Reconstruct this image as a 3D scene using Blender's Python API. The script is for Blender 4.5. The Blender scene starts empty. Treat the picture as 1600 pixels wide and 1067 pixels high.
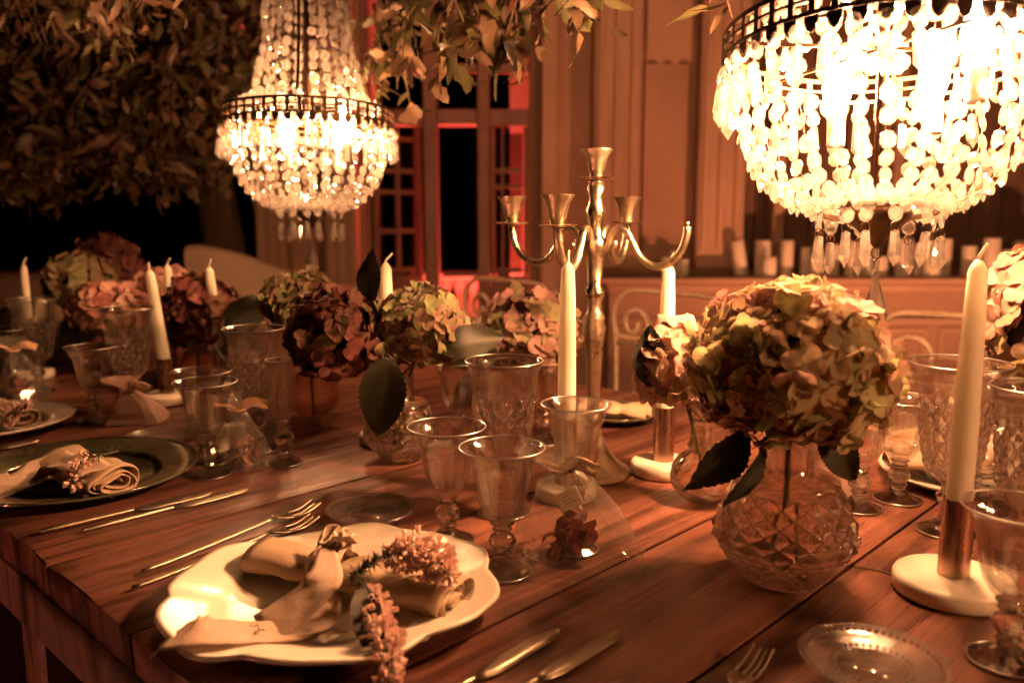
import bpy, math, random
from mathutils import Vector, Matrix, Euler, noise
R = random.Random(11)
sc = bpy.context.scene
PI = math.pi
rad = math.radians

# ------------------------------------------------------------------ camera
F, HZ, CZ, TZ = 1350.0, 325.0, 1.18, 0.76          # focal length in photo pixels, horizon row, eye height, table height
PITCH = math.atan((533.5 - HZ) / F)
cam_d = bpy.data.cameras.new('camera')
cam_d.sensor_width = 36.0
cam_d.lens = 36.0 * F / 1600.0
cam_d.clip_start = 0.02
cam_d.clip_end = 500
cam_d.dof.use_dof = True
cam_d.dof.focus_distance = 1.12
cam_d.dof.aperture_fstop = 3.6
cam = bpy.data.objects.new('camera', cam_d)
cam.location = (0, 0, CZ)
cam.rotation_euler = (PI / 2 - PITCH, 0, 0)
sc.collection.objects.link(cam)
sc.camera = cam

# ------------------------------------------------------------------ world: night sky
w = bpy.data.worlds.new('World')
sc.world = w
w.use_nodes = True
wn = w.node_tree
wn.nodes.clear()
sky = wn.nodes.new('ShaderNodeTexSky')
sky.sky_type = 'NISHITA'
sky.sun_disc = False
sky.sun_elevation = rad(-5)
sky.sun_rotation = rad(160)
bg = wn.nodes.new('ShaderNodeBackground')
bg.inputs['Strength'].default_value = 0.008
wo = wn.nodes.new('ShaderNodeOutputWorld')
wn.links.new(sky.outputs[0], bg.inputs[0])
wn.links.new(bg.outputs[0], wo.inputs[0])

# ------------------------------------------------------------------ exposure and sampling
sc.view_settings.view_transform = 'Standard'
sc.view_settings.look = 'None'
sc.view_settings.exposure = 1.55
sc.view_settings.gamma = 1.0
sc.view_settings.use_curve_mapping = False
cy = sc.cycles
cy.use_denoising = True
try:
    cy.denoiser = 'OPENIMAGEDENOISE'
except Exception:
    pass
cy.use_adaptive_sampling = True
cy.adaptive_threshold = 0.02
cy.max_bounces = 9
cy.diffuse_bounces = 3
cy.glossy_bounces = 4
cy.transmission_bounces = 9
cy.transparent_max_bounces = 28
cy.caustics_reflective = False
cy.caustics_refractive = True
cy.sample_clamp_indirect = 6.0
cy.blur_glossy = 0.5

BULB_W = 620.0         # radiance of the lamp bulbs
LAMP_COL = (1.0, 0.45, 0.19)

# ------------------------------------------------------------------ helpers
COL = sc.collection


def ray(px, py):
    x = (px - 800) / F
    z = -(py - 533.5) / F
    return Vector((x, math.cos(PITCH) + z * math.sin(PITCH), -math.sin(PITCH) + z * math.cos(PITCH)))


def T(px, py, h=TZ):
    r = ray(px, py)
    t = (h - CZ) / r.z
    return Vector((r.x * t, r.y * t, h))


def D(px, py, Y):
    r = ray(px, py)
    t = Y / r.y
    return Vector((r.x * t, Y, CZ + r.z * t))


AZ = rad(43.7)
U = Vector((math.sin(AZ), math.cos(AZ), 0))
V = Vector((-math.cos(AZ), math.sin(AZ), 0))
TROT = PI / 2 - AZ      # rotation of the table frame about z


def UV(u, v, z=TZ):
    p = U * u + V * v
    p.z = z
    return p


def tag(o, label=None, cat=None, group=None, kind=None):
    if label:
        o['label'] = label
    if cat:
        o['category'] = cat
    if group:
        o['group'] = group
    if kind:
        o['kind'] = kind
    return o


def empty(name, loc=(0, 0, 0), rz=0.0, label=None, cat=None, group=None):
    o = bpy.data.objects.new(name, None)
    o.empty_display_size = 0.05
    o.location = loc
    o.rotation_euler = (0, 0, rz)
    COL.objects.link(o)
    return tag(o, label, cat, group)


def inst(name, me, parent=None, mat=None, loc=None, rot=None, scale=None):
    o = bpy.data.objects.new(name, me)
    if mat is not None:
        o.matrix_basis = mat
    if loc is not None:
        o.location = loc
    if rot is not None:
        o.rotation_euler = rot
    if scale is not None:
        o.scale = (scale, scale, scale) if isinstance(scale, (int, float)) else scale
    o.parent = parent
    COL.objects.link(o)
    return o


class B:
    """collects vertices and faces of ONE mesh"""

    def __init__(s):
        s.v = []
        s.f = []
        s.t = []      # optional per-vertex value

    def add(s, verts, faces, m=None, t=None):
        o = len(s.v)
        for p in verts:
            p = Vector(p)
            s.v.append(m @ p if m is not None else p)
        for f in faces:
            s.f.append(tuple(i + o for i in f))
        if t is not None:
            s.t.extend(t)
        return s

    def box(s, a, b, m=None):
        x0, y0, z0 = a
        x1, y1, z1 = b
        vs = [(x0, y0, z0), (x1, y0, z0), (x1, y1, z0), (x0, y1, z0), (x0, y0, z1), (x1, y0, z1), (x1, y1, z1), (x0, y1, z1)]
        fs = [(0, 3, 2, 1), (4, 5, 6, 7), (0, 1, 5, 4), (1, 2, 6, 5), (2, 3, 7, 6), (3, 0, 4, 7)]
        return s.add(vs, fs, m)

    def cbox(s, a, b, c=0.004, m=None):
        """box with chamfered edges"""
        x0, y0, z0 = a
        x1, y1, z1 = b
        vs = []
        idx = {}
        for ix in (0, 1):
            for iy in (0, 1):
                for iz in (0, 1):
                    X, Y, Z = (x0, x1)[ix], (y0, y1)[iy], (z0, z1)[iz]
                    sx, sy, sz = (c, -c)[ix], (c, -c)[iy], (c, -c)[iz]
                    for k, p in enumerate(((X, Y + sy, Z + sz), (X + sx, Y, Z + sz), (X + sx, Y + sy, Z))):
                        idx[(ix, iy, iz, k)] = len(vs)
                        vs.append(p)
        g = lambda *a: idx[a]
        fs = []
        for i in (0, 1):
            q = [g(i, 0, 0, 0), g(i, 1, 0, 0), g(i, 1, 1, 0), g(i, 0, 1, 0)]
            fs.append(q if i else q[::-1])
            q = [g(0, i, 0, 1), g(1, i, 0, 1), g(1, i, 1, 1), g(0, i, 1, 1)]
            fs.append(q[::-1] if i else q)
            q = [g(0, 0, i, 2), g(1, 0, i, 2), g(1, 1, i, 2), g(0, 1, i, 2)]
            fs.append(q if i else q[::-1])
        for i in (0, 1):
            for j in (0, 1):
                fs.append((g(i, j, 0, 0), g(i, j, 1, 0), g(i, j, 1, 1), g(i, j, 0, 1)))
                fs.append((g(i, 0, j, 0), g(i, 1, j, 0), g(i, 1, j, 2), g(i, 0, j, 2)))
                fs.append((g(0, i, j, 1), g(1, i, j, 1), g(1, i, j, 2), g(0, i, j, 2)))
                for k in (0, 1):
                    fs.append((g(i, j, k, 0), g(i, j, k, 1), g(i, j, k, 2)))
        return s.add(vs, fs, m)

    def lathe(s, prof, n=24, m=None, fn=None, closed=False):
        vs, fs, rows = [], [], []
        for (r, z) in prof:
            if r < 1e-6:
                rows.append([len(vs)])
                vs.append((0, 0, z))
            else:
                row = []
                for i in range(n):
                    a = 2 * PI * i / n
                    rr = r * fn(a, z) if fn else r
                    row.append(len(vs))
                    vs.append((rr * math.cos(a), rr * math.sin(a), z))
                rows.append(row)
        prs = list(zip(rows, rows[1:]))
        if closed:
            prs.append((rows[-1], rows[0]))
        for a, b in prs:
            for i in range(n):
                j = (i + 1) % n
                if len(a) == 1 and len(b) == 1:
                    break
                if len(a) == 1:
                    fs.append((a[0], b[i], b[j]))
                elif len(b) == 1:
                    fs.append((a[i], a[j], b[0]))
                else:
                    fs.append((a[i], a[j], b[j], b[i]))
        return s.add(vs, fs, m)

    def tube(s, pts, rads, n=8, closed=False, m=None, flat=1.0):
        pts = [Vector(p) for p in pts]
        if isinstance(rads, (int, float)):
            rads = [rads] * len(pts)
        L = len(pts)
        vs, fs = [], []
        up = None
        for i in range(L):
            if closed:
                d = pts[(i + 1) % L] - pts[i - 1]
            else:
                d = pts[min(i + 1, L - 1)] - pts[max(i - 1, 0)]
            if d.length < 1e-9:
                d = Vector((0, 0, 1))
            d.normalize()
            if up is None:
                up = Vector((0, 0, 1)) if abs(d.z) < 0.9 else Vector((1, 0, 0))
            sd = d.cross(up)
            if sd.length < 1e-6:
                sd = d.cross(Vector((1, 0.3, 0.1)))
            sd.normalize()
            up = sd.cross(d).normalized()
            for k in range(n):
                a = 2 * PI * k / n
                vs.append(pts[i] + sd * (rads[i] * math.cos(a)) + up * (rads[i] * flat * math.sin(a)))
        seg = L if closed else L - 1
        for i in range(seg):
            j = (i + 1) % L
            for k in range(n):
                l = (k + 1) % n
                fs.append((i * n + k, i * n + l, j * n + l, j * n + k))
        if not closed:
            fs.append(tuple(range(n - 1, -1, -1)))
            fs.append(tuple((L - 1) * n + k for k in range(n)))
        return s.add(vs, fs, m)

    def grid(s, P, m=None, t=None, wrap=False):
        """P[i][j] points"""
        ni, nj = len(P), len(P[0])
        vs = [p for row in P for p in row]
        fs = []
        for i in range(ni - 1):
            for j in range(nj if wrap else nj - 1):
                k = (j + 1) % nj
                fs.append((i * nj + j, i * nj + k, (i + 1) * nj + k, (i + 1) * nj + j))
        return s.add(vs, fs, m, t)

    def mesh(s, name, mat, smooth=True):
        me = bpy.data.meshes.new(name)
        me.from_pydata([tuple(p) for p in s.v], [], s.f)
        if smooth:
            me.polygons.foreach_set('use_smooth', [True] * len(me.polygons))
        if s.t:
            at = me.attributes.new('edge', 'FLOAT', 'POINT')
            at.data.foreach_set('value', s.t)
        if mat:
            me.materials.append(mat)
        me.update()
        return me

    def build(s, name, mat, parent=None, smooth=True, loc=None, rot=None, solid=0.0, sharp=None):
        me = s.mesh(name, mat, smooth)
        if sharp and smooth:
            try:
                me.set_sharp_from_angle(angle=rad(sharp))
            except Exception:
                pass
        o = inst(name, me, parent, loc=loc, rot=rot)
        if solid:
            md = o.modifiers.new('thickness', 'SOLIDIFY')
            md.thickness = solid
            md.offset = 0
        return o


def dup(root, loc=None, rz=None, label=None, group=None, cat=None):
    def cp(o, par):
        c = o.copy()
        COL.objects.link(c)
        c.parent = par
        for ch in list(o.children):
            cp(ch, c)
        return c
    c = cp(root, None)
    if loc is not None:
        c.location = loc
    if rz is not None:
        c.rotation_euler = (0, 0, rz)
    return tag(c, label, cat, group)


def smooth_path(pts, k=6):
    """Catmull-Rom through pts"""
    P = [Vector(p) for p in pts]
    P = [P[0] * 2 - P[1]] + P + [P[-1] * 2 - P[-2]]
    out = []
    for i in range(1, len(P) - 2):
        a, b, c, d = P[i - 1:i + 3]
        for q in range(k):
            t = q / k
            out.append(0.5 * ((2 * b) + (c - a) * t + (2 * a - 5 * b + 4 * c - d) * t * t + (3 * b - a - 3 * c + d) * t ** 3))
    out.append(P[-2])
    return out


def interp(tab, x):
    if x <= tab[0][0]:
        return tab[0][1]
    for (a, b), (c, d) in zip(tab, tab[1:]):
        if x <= c:
            return b + (d - b) * (x - a) / (c - a)
    return tab[-1][1]


def nz(p, s=1.0):
    return noise.noise(Vector(p) * s)


# ------------------------------------------------------------------ materials
def newmat(name):
    m = bpy.data.materials.new(name)
    m.use_nodes = True
    m.node_tree.nodes.clear()
    return m, m.node_tree


def N(nt, typ, **kw):
    n = nt.nodes.new(typ)
    for k, v in kw.items():
        if k.startswith('i_'):
            n.inputs[k[2:].replace('_', ' ')].default_value = v
        elif isinstance(k, str):
            setattr(n, k, v)
    return n


def mixcol(nt, a, b, fac):
    n = nt.nodes.new('ShaderNodeMix')
    n.data_type = 'RGBA'
    for sock, val in ((n.inputs[6], a), (n.inputs[7], b)):
        if isinstance(val, tuple):
            sock.default_value = (*val[:3], 1)
        else:
            nt.links.new(val, sock)
    if isinstance(fac, (int, float)):
        n.inputs[0].default_value = fac
    else:
        nt.links.new(fac, n.inputs[0])
    return n.outputs[2]


def ramp(nt, sock, stops):
    r = nt.nodes.new('ShaderNodeValToRGB')
    nt.links.new(sock, r.inputs[0])
    e = r.color_ramp.elements
    while len(e) < len(stops):
        e.new(0.5)
    for el, (p, c) in zip(e, stops):
        el.position = p
        el.color = (c, c, c, 1) if isinstance(c, (int, float)) else (*c, 1)
    return r.outputs[0]


def texnoise(nt, scale, detail=4, rough=0.55, dist=0.0, vec=None, stretch=None, coord='Object', rand=False):
    tc = nt.nodes.new('ShaderNodeTexCoord')
    v = tc.outputs[coord]
    if stretch or rand:
        mp = nt.nodes.new('ShaderNodeMapping')
        nt.links.new(v, mp.inputs[0])
        if stretch:
            mp.inputs['Scale'].default_value = stretch
        if rand:
            oi = nt.nodes.new('ShaderNodeObjectInfo')
            ml = nt.nodes.new('ShaderNodeMath')
            ml.operation = 'MULTIPLY'
            ml.inputs[1].default_value = 37.0
            nt.links.new(oi.outputs['Random'], ml.inputs[0])
            cb = nt.nodes.new('ShaderNodeCombineXYZ')
            nt.links.new(ml.outputs[0], cb.inputs[0])
            nt.links.new(ml.outputs[0], cb.inputs[1])
            nt.links.new(ml.outputs[0], cb.inputs[2])
            nt.links.new(cb.outputs[0], mp.inputs['Location'])
        v = mp.outputs[0]
    n = nt.nodes.new('ShaderNodeTexNoise')
    n.inputs['Scale'].default_value = scale
    n.inputs['Detail'].default_value = detail
    n.inputs['Roughness'].default_value = rough
    n.inputs['Distortion'].default_value = dist
    nt.links.new(v, n.inputs['Vector'])
    return n.outputs['Fac']


def out(nt, sh):
    o = nt.nodes.new('ShaderNodeOutputMaterial')
    nt.links.new(sh, o.inputs[0])


def basic(name, c1, c2=None, rough=0.5, metal=0.0, scale=20, bump=0.0, bscale=None, stretch=None, spec=0.5, trans=0.0, rvar=0.0, coat=0.0, rand=True):
    m, nt = newmat(name)
    p = nt.nodes.new('ShaderNodeBsdfPrincipled')
    c2 = c2 or tuple(x * 0.7 for x in c1)
    f = texnoise(nt, scale, 5, 0.6, 0.3, stretch=stretch, rand=rand)
    c = mixcol(nt, c2, c1, ramp(nt, f, [(0.3, 0.0), (0.7, 1.0)]))
    nt.links.new(c, p.inputs['Base Color'])
    p.inputs['Roughness'].default_value = rough
    if rvar:
        nt.links.new(ramp(nt, f, [(0.3, rough - rvar), (0.7, rough + rvar)]), p.inputs['Roughness'])
    p.inputs['Metallic'].default_value = metal
    p.inputs['Specular IOR Level'].default_value = spec
    p.inputs['Coat Weight'].default_value = coat
    if bump:
        b = nt.nodes.new('ShaderNodeBump')
        b.inputs['Strength'].default_value = bump
        b.inputs['Distance'].default_value = 0.004
        nt.links.new(texnoise(nt, bscale or scale * 3, 4, 0.6, stretch=stretch, rand=rand), b.inputs['Height'])
        nt.links.new(b.outputs[0], p.inputs['Normal'])
    sh = p.outputs[0]
    if trans:
        tr = nt.nodes.new('ShaderNodeBsdfTranslucent')
        nt.links.new(c, tr.inputs[0])
        mx = nt.nodes.new('ShaderNodeMixShader')
        mx.inputs[0].default_value = trans
        nt.links.new(sh, mx.inputs[1])
        nt.links.new(tr.outputs[0], mx.inputs[2])
        sh = mx.outputs[0]
    out(nt, sh)
    return m


def mixsh(nt, a, b, fac):
    mx = nt.nodes.new('ShaderNodeMixShader')
    if isinstance(fac, (int, float)):
        mx.inputs[0].default_value = fac
    else:
        nt.links.new(fac, mx.inputs[0])
    nt.links.new(a, mx.inputs[1])
    nt.links.new(b, mx.inputs[2])
    return mx.outputs[0]


def thin_glass(name, tint=(0.97, 0.97, 0.95), lo=0.05, hi=0.75, rough=0.02, bump=0.0, bscale=30, haze=0.0):
    m, nt = newmat(name)
    tr = nt.nodes.new('ShaderNodeBsdfTransparent')
    tr.inputs[0].default_value = (*tint, 1)
    gl = nt.nodes.new('ShaderNodeBsdfGlossy')
    gl.inputs['Roughness'].default_value = rough
    lw = nt.nodes.new('ShaderNodeLayerWeight')
    lw.inputs[0].default_value = 0.25
    fac = ramp(nt, lw.outputs['Facing'], [(0.0, lo), (0.6, lo + 0.1 * (hi - lo)), (1.0, hi)])
    if bump:
        b = nt.nodes.new('ShaderNodeBump')
        b.inputs['Strength'].default_value = bump
        b.inputs['Distance'].default_value = 0.003
        nt.links.new(texnoise(nt, bscale, 3, 0.5, 0.4, rand=True), b.inputs['Height'])
        nt.links.new(b.outputs[0], gl.inputs['Normal'])
        nt.links.new(b.outputs[0], lw.inputs['Normal'])
    base = tr.outputs[0]
    if haze:
        df = nt.nodes.new('ShaderNodeBsdfTranslucent')
        df.inputs[0].default_value = (0.8, 0.75, 0.65, 1)
        d2 = nt.nodes.new('ShaderNodeBsdfDiffuse')
        d2.inputs[0].default_value = (0.8, 0.75, 0.65, 1)
        base = mixsh(nt, base, mixsh(nt, df.outputs[0], d2.outputs[0], 0.5), haze)
    out(nt, mixsh(nt, base, gl.outputs[0], fac))
    return m


def solid_glass(name, tint=(1, 0.98, 0.95), clear=0.3, ior=1.5, rough=0.0, lo=0.07, hi=0.55, grough=0.10, haze=0.0):
    m, nt = newmat(name)
    g = nt.nodes.new('ShaderNodeBsdfGlass')
    g.inputs['Color'].default_value = (*tint, 1)
    g.inputs['IOR'].default_value = ior
    g.inputs['Roughness'].default_value = rough
    tr = nt.nodes.new('ShaderNodeBsdfTransparent')
    tr.inputs[0].default_value = (*tint, 1)
    gl = nt.nodes.new('ShaderNodeBsdfGlossy')
    gl.inputs['Roughness'].default_value = grough
    lw = nt.nodes.new('ShaderNodeLayerWeight')
    lw.inputs[0].default_value = 0.3
    a = mixsh(nt, g.outputs[0], tr.outputs[0], clear)
    if haze:
        tl = nt.nodes.new('ShaderNodeBsdfTranslucent')
        tl.inputs[0].default_value = (0.9, 0.85, 0.8, 1)
        a = mixsh(nt, a, tl.outputs[0], haze)
    out(nt, mixsh(nt, a, gl.outputs[0], ramp(nt, lw.outputs['Facing'], [(0.0, lo), (0.7, lo + 0.12 * hi), (1.0, hi)])))
    return m


def crystal(name):
    m, nt = newmat(name)
    tl = nt.nodes.new('ShaderNodeBsdfTranslucent')
    tl.inputs[0].default_value = (0.92, 0.88, 0.82, 1)
    df = nt.nodes.new('ShaderNodeBsdfDiffuse')
    df.inputs[0].default_value = (0.75, 0.70, 0.64, 1)
    gl = nt.nodes.new('ShaderNodeBsdfGlossy')
    gl.inputs['Roughness'].default_value = 0.07
    tr = nt.nodes.new('ShaderNodeBsdfTransparent')
    tr.inputs[0].default_value = (0.98, 0.96, 0.93, 1)
    gs = nt.nodes.new('ShaderNodeBsdfGlass')
    gs.inputs['IOR'].default_value = 1.5
    gs.inputs['Roughness'].default_value = 0.02
    lw = nt.nodes.new('ShaderNodeLayerWeight')
    lw.inputs[0].default_value = 0.3
    a = mixsh(nt, tl.outputs[0], df.outputs[0], 0.2)
    a = mixsh(nt, a, tr.outputs[0], 0.80)
    a = mixsh(nt, a, gs.outputs[0], 0.45)
    out(nt, mixsh(nt, a, gl.outputs[0], ramp(nt, lw.outputs['Facing'], [(0, 0.10), (1, 0.6)])))
    return m


def emis(name, col, s):
    m, nt = newmat(name)
    e = nt.nodes.new('ShaderNodeEmission')
    e.inputs[0].default_value = (*col, 1)
    e.inputs[1].default_value = s
    out(nt, e.outputs[0])
    return m


def wood(name, c1, c2, c3, rough=0.42, gs=1.0):
    """long-grained plank wood, grain along local x"""
    m, nt = newmat(name)
    p = nt.nodes.new('ShaderNodeBsdfPrincipled')
    big = texnoise(nt, 3.0 * gs, 3, 0.5, 0.6, stretch=(0.35, 2.2, 1), rand=True)
    ring = texnoise(nt, 7.0 * gs, 5, 0.6, 1.6, stretch=(0.22, 5.0, 1), rand=True)
    fine = texnoise(nt, 60 * gs, 5, 0.75, 0.2, stretch=(0.09, 4.5, 1), rand=True)
    tcw = nt.nodes.new('ShaderNodeTexCoord')
    mpw = nt.nodes.new('ShaderNodeMapping')
    mpw.inputs['Scale'].default_value = (0.13, 1.0, 0.5)
    oiw = nt.nodes.new('ShaderNodeObjectInfo')
    cbw = nt.nodes.new('ShaderNodeCombineXYZ')
    mlw = nt.nodes.new('ShaderNodeMath')
    mlw.operation = 'MULTIPLY'
    mlw.inputs[1].default_value = 23.0
    nt.links.new(oiw.outputs['Random'], mlw.inputs[0])
    nt.links.new(mlw.outputs[0], cbw.inputs[0])
    nt.links.new(mlw.outputs[0], cbw.inputs[1])
    nt.links.new(cbw.outputs[0], mpw.inputs['Location'])
    nt.links.new(tcw.outputs['Object'], mpw.inputs[0])
    wv = nt.nodes.new('ShaderNodeTexWave')
    wv.wave_type = 'BANDS'
    wv.bands_direction = 'Y'
    wv.inputs['Scale'].default_value = 5.5 * gs
    wv.inputs['Distortion'].default_value = 13.0
    wv.inputs['Detail'].default_value = 3.0
    wv.inputs['Detail Scale'].default_value = 1.1
    nt.links.new(mpw.outputs[0], wv.inputs['Vector'])
    grow = wv.outputs['Fac']
    c = mixcol(nt, c2, c1, ramp(nt, ring, [(0.34, 0.0), (0.72, 1.0)]))
    c = mixcol(nt, c, c3, ramp(nt, big, [(0.45, 0.0), (0.75, 0.75)]))
    c = mixcol(nt, c, tuple(x * 0.35 for x in c2), ramp(nt, fine, [(0.53, 0.0), (0.66, 0.6)]))
    c = mixcol(nt, c, tuple(x * 0.5 for x in c2), ramp(nt, grow, [(0.05, 0.75), (0.32, 0.0)]))
    worn = texnoise(nt, 4.0, 5, 0.65, 0.5, stretch=(0.6, 1.4, 1), rand=True)
    c = mixcol(nt, c, tuple(min(1, x * 1.35) for x in c1), ramp(nt, worn, [(0.52, 0.0), (0.7, 0.6)]))
    stain = texnoise(nt, 5.0, 4, 0.6, 0.8, rand=True)
    c = mixcol(nt, c, tuple(x * 0.45 for x in c2), ramp(nt, stain, [(0.55, 0.0), (0.72, 0.65)]))
    oi = nt.nodes.new('ShaderNodeObjectInfo')
    hsv = nt.nodes.new('ShaderNodeHueSaturation')
    mr = nt.nodes.new('ShaderNodeMapRange')
    mr.inputs['To Min'].default_value = 0.6
    mr.inputs['To Max'].default_value = 1.25
    nt.links.new(oi.outputs['Random'], mr.inputs[0])
    nt.links.new(mr.outputs[0], hsv.inputs['Value'])
    nt.links.new(c, hsv.inputs['Color'])
    nt.links.new(hsv.outputs[0], p.inputs['Base Color'])
    nt.links.new(ramp(nt, fine, [(0.3, rough - 0.1), (0.7, rough + 0.16)]), p.inputs['Roughness'])
    b = nt.nodes.new('ShaderNodeBump')
    b.inputs['Strength'].default_value = 0.8
    b.inputs['Distance'].default_value = 0.002
    nt.links.new(mixcol(nt, mixcol(nt, ring, fine, 0.6), grow, 0.35), b.inputs['Height'])
    nt.links.new(b.outputs[0], p.inputs['Normal'])
    out(nt, p.outputs[0])
    return m


def petal_mat(name, cols, edge, trans=0.3):
    m, nt = newmat(name)
    oi = nt.nodes.new('ShaderNodeObjectInfo')
    rp = nt.nodes.new('ShaderNodeValToRGB')
    e = rp.color_ramp.elements
    while len(e) < len(cols):
        e.new(0.5)
    for i, c in enumerate(cols):
        e[i].position = i / max(1, len(cols) - 1)
        e[i].color = (*c, 1)
    nt.links.new(oi.outputs['Random'], rp.inputs[0])
    at = nt.nodes.new('ShaderNodeAttribute')
    at.attribute_name = 'edge'
    c = mixcol(nt, rp.outputs[0], edge, ramp(nt, at.outputs['Fac'], [(0.5, 0.0), (1.0, 0.6)]))
    f = texnoise(nt, 60, 4, 0.6, 0.4, rand=True)
    c = mixcol(nt, c, tuple(x * 0.6 for x in edge), ramp(nt, f, [(0.55, 0.0), (0.8, 0.45)]))
    p = nt.nodes.new('ShaderNodeBsdfPrincipled')
    nt.links.new(c, p.inputs['Base Color'])
    p.inputs['Roughness'].default_value = 0.6
    p.inputs['Specular IOR Level'].default_value = 0.25
    b = nt.nodes.new('ShaderNodeBump')
    b.inputs['Strength'].default_value = 0.3
    b.inputs['Distance'].default_value = 0.001
    nt.links.new(texnoise(nt, 120, 3, 0.6, rand=True), b.inputs['Height'])
    nt.links.new(b.outputs[0], p.inputs['Normal'])
    tl = nt.nodes.new('ShaderNodeBsdfTranslucent')
    nt.links.new(c, tl.inputs[0])
    out(nt, mixsh(nt, p.outputs[0], tl.outputs[0], trans))
    return m


def leaf_mat(name, c1, c2, rough=0.4, trans=0.2, under=None):
    m, nt = newmat(name)
    oi = nt.nodes.new('ShaderNodeObjectInfo')
    at = nt.nodes.new('ShaderNodeAttribute')
    at.attribute_name = 'edge'
    f = texnoise(nt, 25, 4, 0.6, 0.4, rand=True)
    c = mixcol(nt, c1, c2, ramp(nt, f, [(0.35, 0.0), (0.7, 1.0)]))
    c = mixcol(nt, c, tuple(min(1, x * 1.7) for x in c1), ramp(nt, at.outputs['Fac'], [(0.0, 0.6), (0.12, 0.0)]))
    if under:
        geo = nt.nodes.new('ShaderNodeNewGeometry')
        c = mixcol(nt, c, under, geo.outputs['Backfacing'])
    p = nt.nodes.new('ShaderNodeBsdfPrincipled')
    nt.links.new(c, p.inputs['Base Color'])
    p.inputs['Roughness'].default_value = rough
    b = nt.nodes.new('ShaderNodeBump')
    b.inputs['Strength'].default_value = 0.4
    b.inputs['Distance'].default_value = 0.002
    nt.links.new(texnoise(nt, 70, 3, 0.6, rand=True), b.inputs['Height'])
    nt.links.new(b.outputs[0], p.inputs['Normal'])
    tl = nt.nodes.new('ShaderNodeBsdfTranslucent')
    nt.links.new(c, tl.inputs[0])
    out(nt, mixsh(nt, p.outputs[0], tl.outputs[0], trans))
    return m


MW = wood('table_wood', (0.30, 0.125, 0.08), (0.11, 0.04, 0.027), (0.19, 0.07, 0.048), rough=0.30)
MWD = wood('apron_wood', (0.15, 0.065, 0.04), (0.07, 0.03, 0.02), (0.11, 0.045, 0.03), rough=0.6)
MGB = solid_glass('bowl_glass', tint=(1, 0.99, 0.98), clear=0.72, ior=1.42, lo=0.04, hi=0.95, grough=0.025)
MGS = solid_glass('stem_glass', tint=(1, 0.99, 0.98), clear=0.3, lo=0.16, hi=0.8, grough=0.05)
MRIM = solid_glass('rim_glass', tint=(1, 0.99, 0.98), clear=0.5, lo=0.55, hi=0.95, grough=0.28)
MGC = solid_glass('cut_glass', tint=(1, 0.97, 0.94), clear=0.25, ior=1.5, lo=0.15, hi=0.85, grough=0.04, haze=0.02)
MGR = solid_glass('rose_glass', tint=(0.97, 0.84, 0.78), clear=0.3)
MGV = solid_glass('vase_glass', tint=(1, 0.95, 0.91), clear=0.12, ior=1.5, lo=0.16, hi=0.85, grough=0.04, haze=0.02)
MLIN = solid_glass('cut_ridge_glass', tint=(1, 0.98, 0.95), clear=0.45, lo=0.30, hi=0.9, grough=0.12)
MGN = solid_glass('clear_glass', tint=(0.99, 0.95, 0.91), clear=0.4)
MCR = crystal('bead_crystal')
MDROP = solid_glass('drop_glass', clear=0.45)
MPL = thin_glass('cellophane', lo=0.16, hi=0.8, rough=0.09, bump=0.9, bscale=34, haze=0.10)
MPN = thin_glass('window_glass', tint=(0.5, 0.45, 0.42), lo=0.05, hi=0.5, rough=0.08)
MBR = basic('aged_bronze', (0.10, 0.055, 0.03), (0.045, 0.025, 0.014), rough=0.45, metal=0.85, scale=60, bump=0.2)
MBS = basic('brass_silver', (0.76, 0.65, 0.49), (0.48, 0.38, 0.27), rough=0.33, metal=1.0, scale=25, bump=0.35, bscale=90, rvar=0.1)
MCU = basic('copper_tube', (0.55, 0.38, 0.30), (0.20, 0.11, 0.08), rough=0.27, metal=1.0, scale=22, stretch=(1, 1, 0.35), rvar=0.1)
MGO = basic('gold_cutlery', (0.46, 0.38, 0.29), (0.30, 0.24, 0.18), rough=0.36, metal=1.0, scale=30, rvar=0.06)
MIR = basic('iron_paint', (0.52, 0.38, 0.27), (0.34, 0.22, 0.15), rough=0.5, metal=0.0, scale=40, bump=0.3)
MMB = basic('marble_base', (0.80, 0.74, 0.62), (0.66, 0.58, 0.46), rough=0.3, scale=14, coat=0.1)
MWX = basic('candle_wax', (0.88, 0.83, 0.70), (0.82, 0.76, 0.62), rough=0.45, scale=12, trans=0.35)
MWP = basic('pillar_wax', (0.86, 0.76, 0.62), (0.74, 0.62, 0.48), rough=0.5, scale=9, trans=0.2)
MWK = basic('wick', (0.7, 0.6, 0.4), (0.35, 0.25, 0.15), rough=0.9, scale=90)
MPW = basic('white_china', (0.74, 0.68, 0.58), (0.66, 0.59, 0.48), rough=0.2, scale=9, spec=0.4, rvar=0.05)
MPG = basic('green_glaze', (0.10, 0.095, 0.05), (0.045, 0.04, 0.024), rough=0.14, scale=16, bump=0.25, bscale=30, coat=0.4)
MNP = basic('napkin_linen', (0.50, 0.37, 0.25), (0.42, 0.29, 0.19), rough=0.9, scale=12, bump=0.35, bscale=420, trans=0.1)
MRB = basic('ribbon_cloth', (0.66, 0.50, 0.39), (0.58, 0.42, 0.32), rough=0.85, scale=20, bump=0.3, bscale=300, trans=0.25)
MINK = basic('ink', (0.03, 0.015, 0.01), rough=0.8)
MHF = basic('heather_flower', (0.80, 0.60, 0.50), (0.66, 0.38, 0.32), rough=0.7, scale=60, trans=0.3)
MHS = basic('heather_stem', (0.045, 0.035, 0.014), (0.02, 0.018, 0.008), rough=0.8)
MPOT = basic('dried_petals', (0.30, 0.045, 0.04), (0.42, 0.16, 0.10), rough=0.8, scale=40, trans=0.2)
MTG = basic('paper_tag', (0.62, 0.48, 0.34), (0.56, 0.42, 0.30), rough=0.9)
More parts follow.
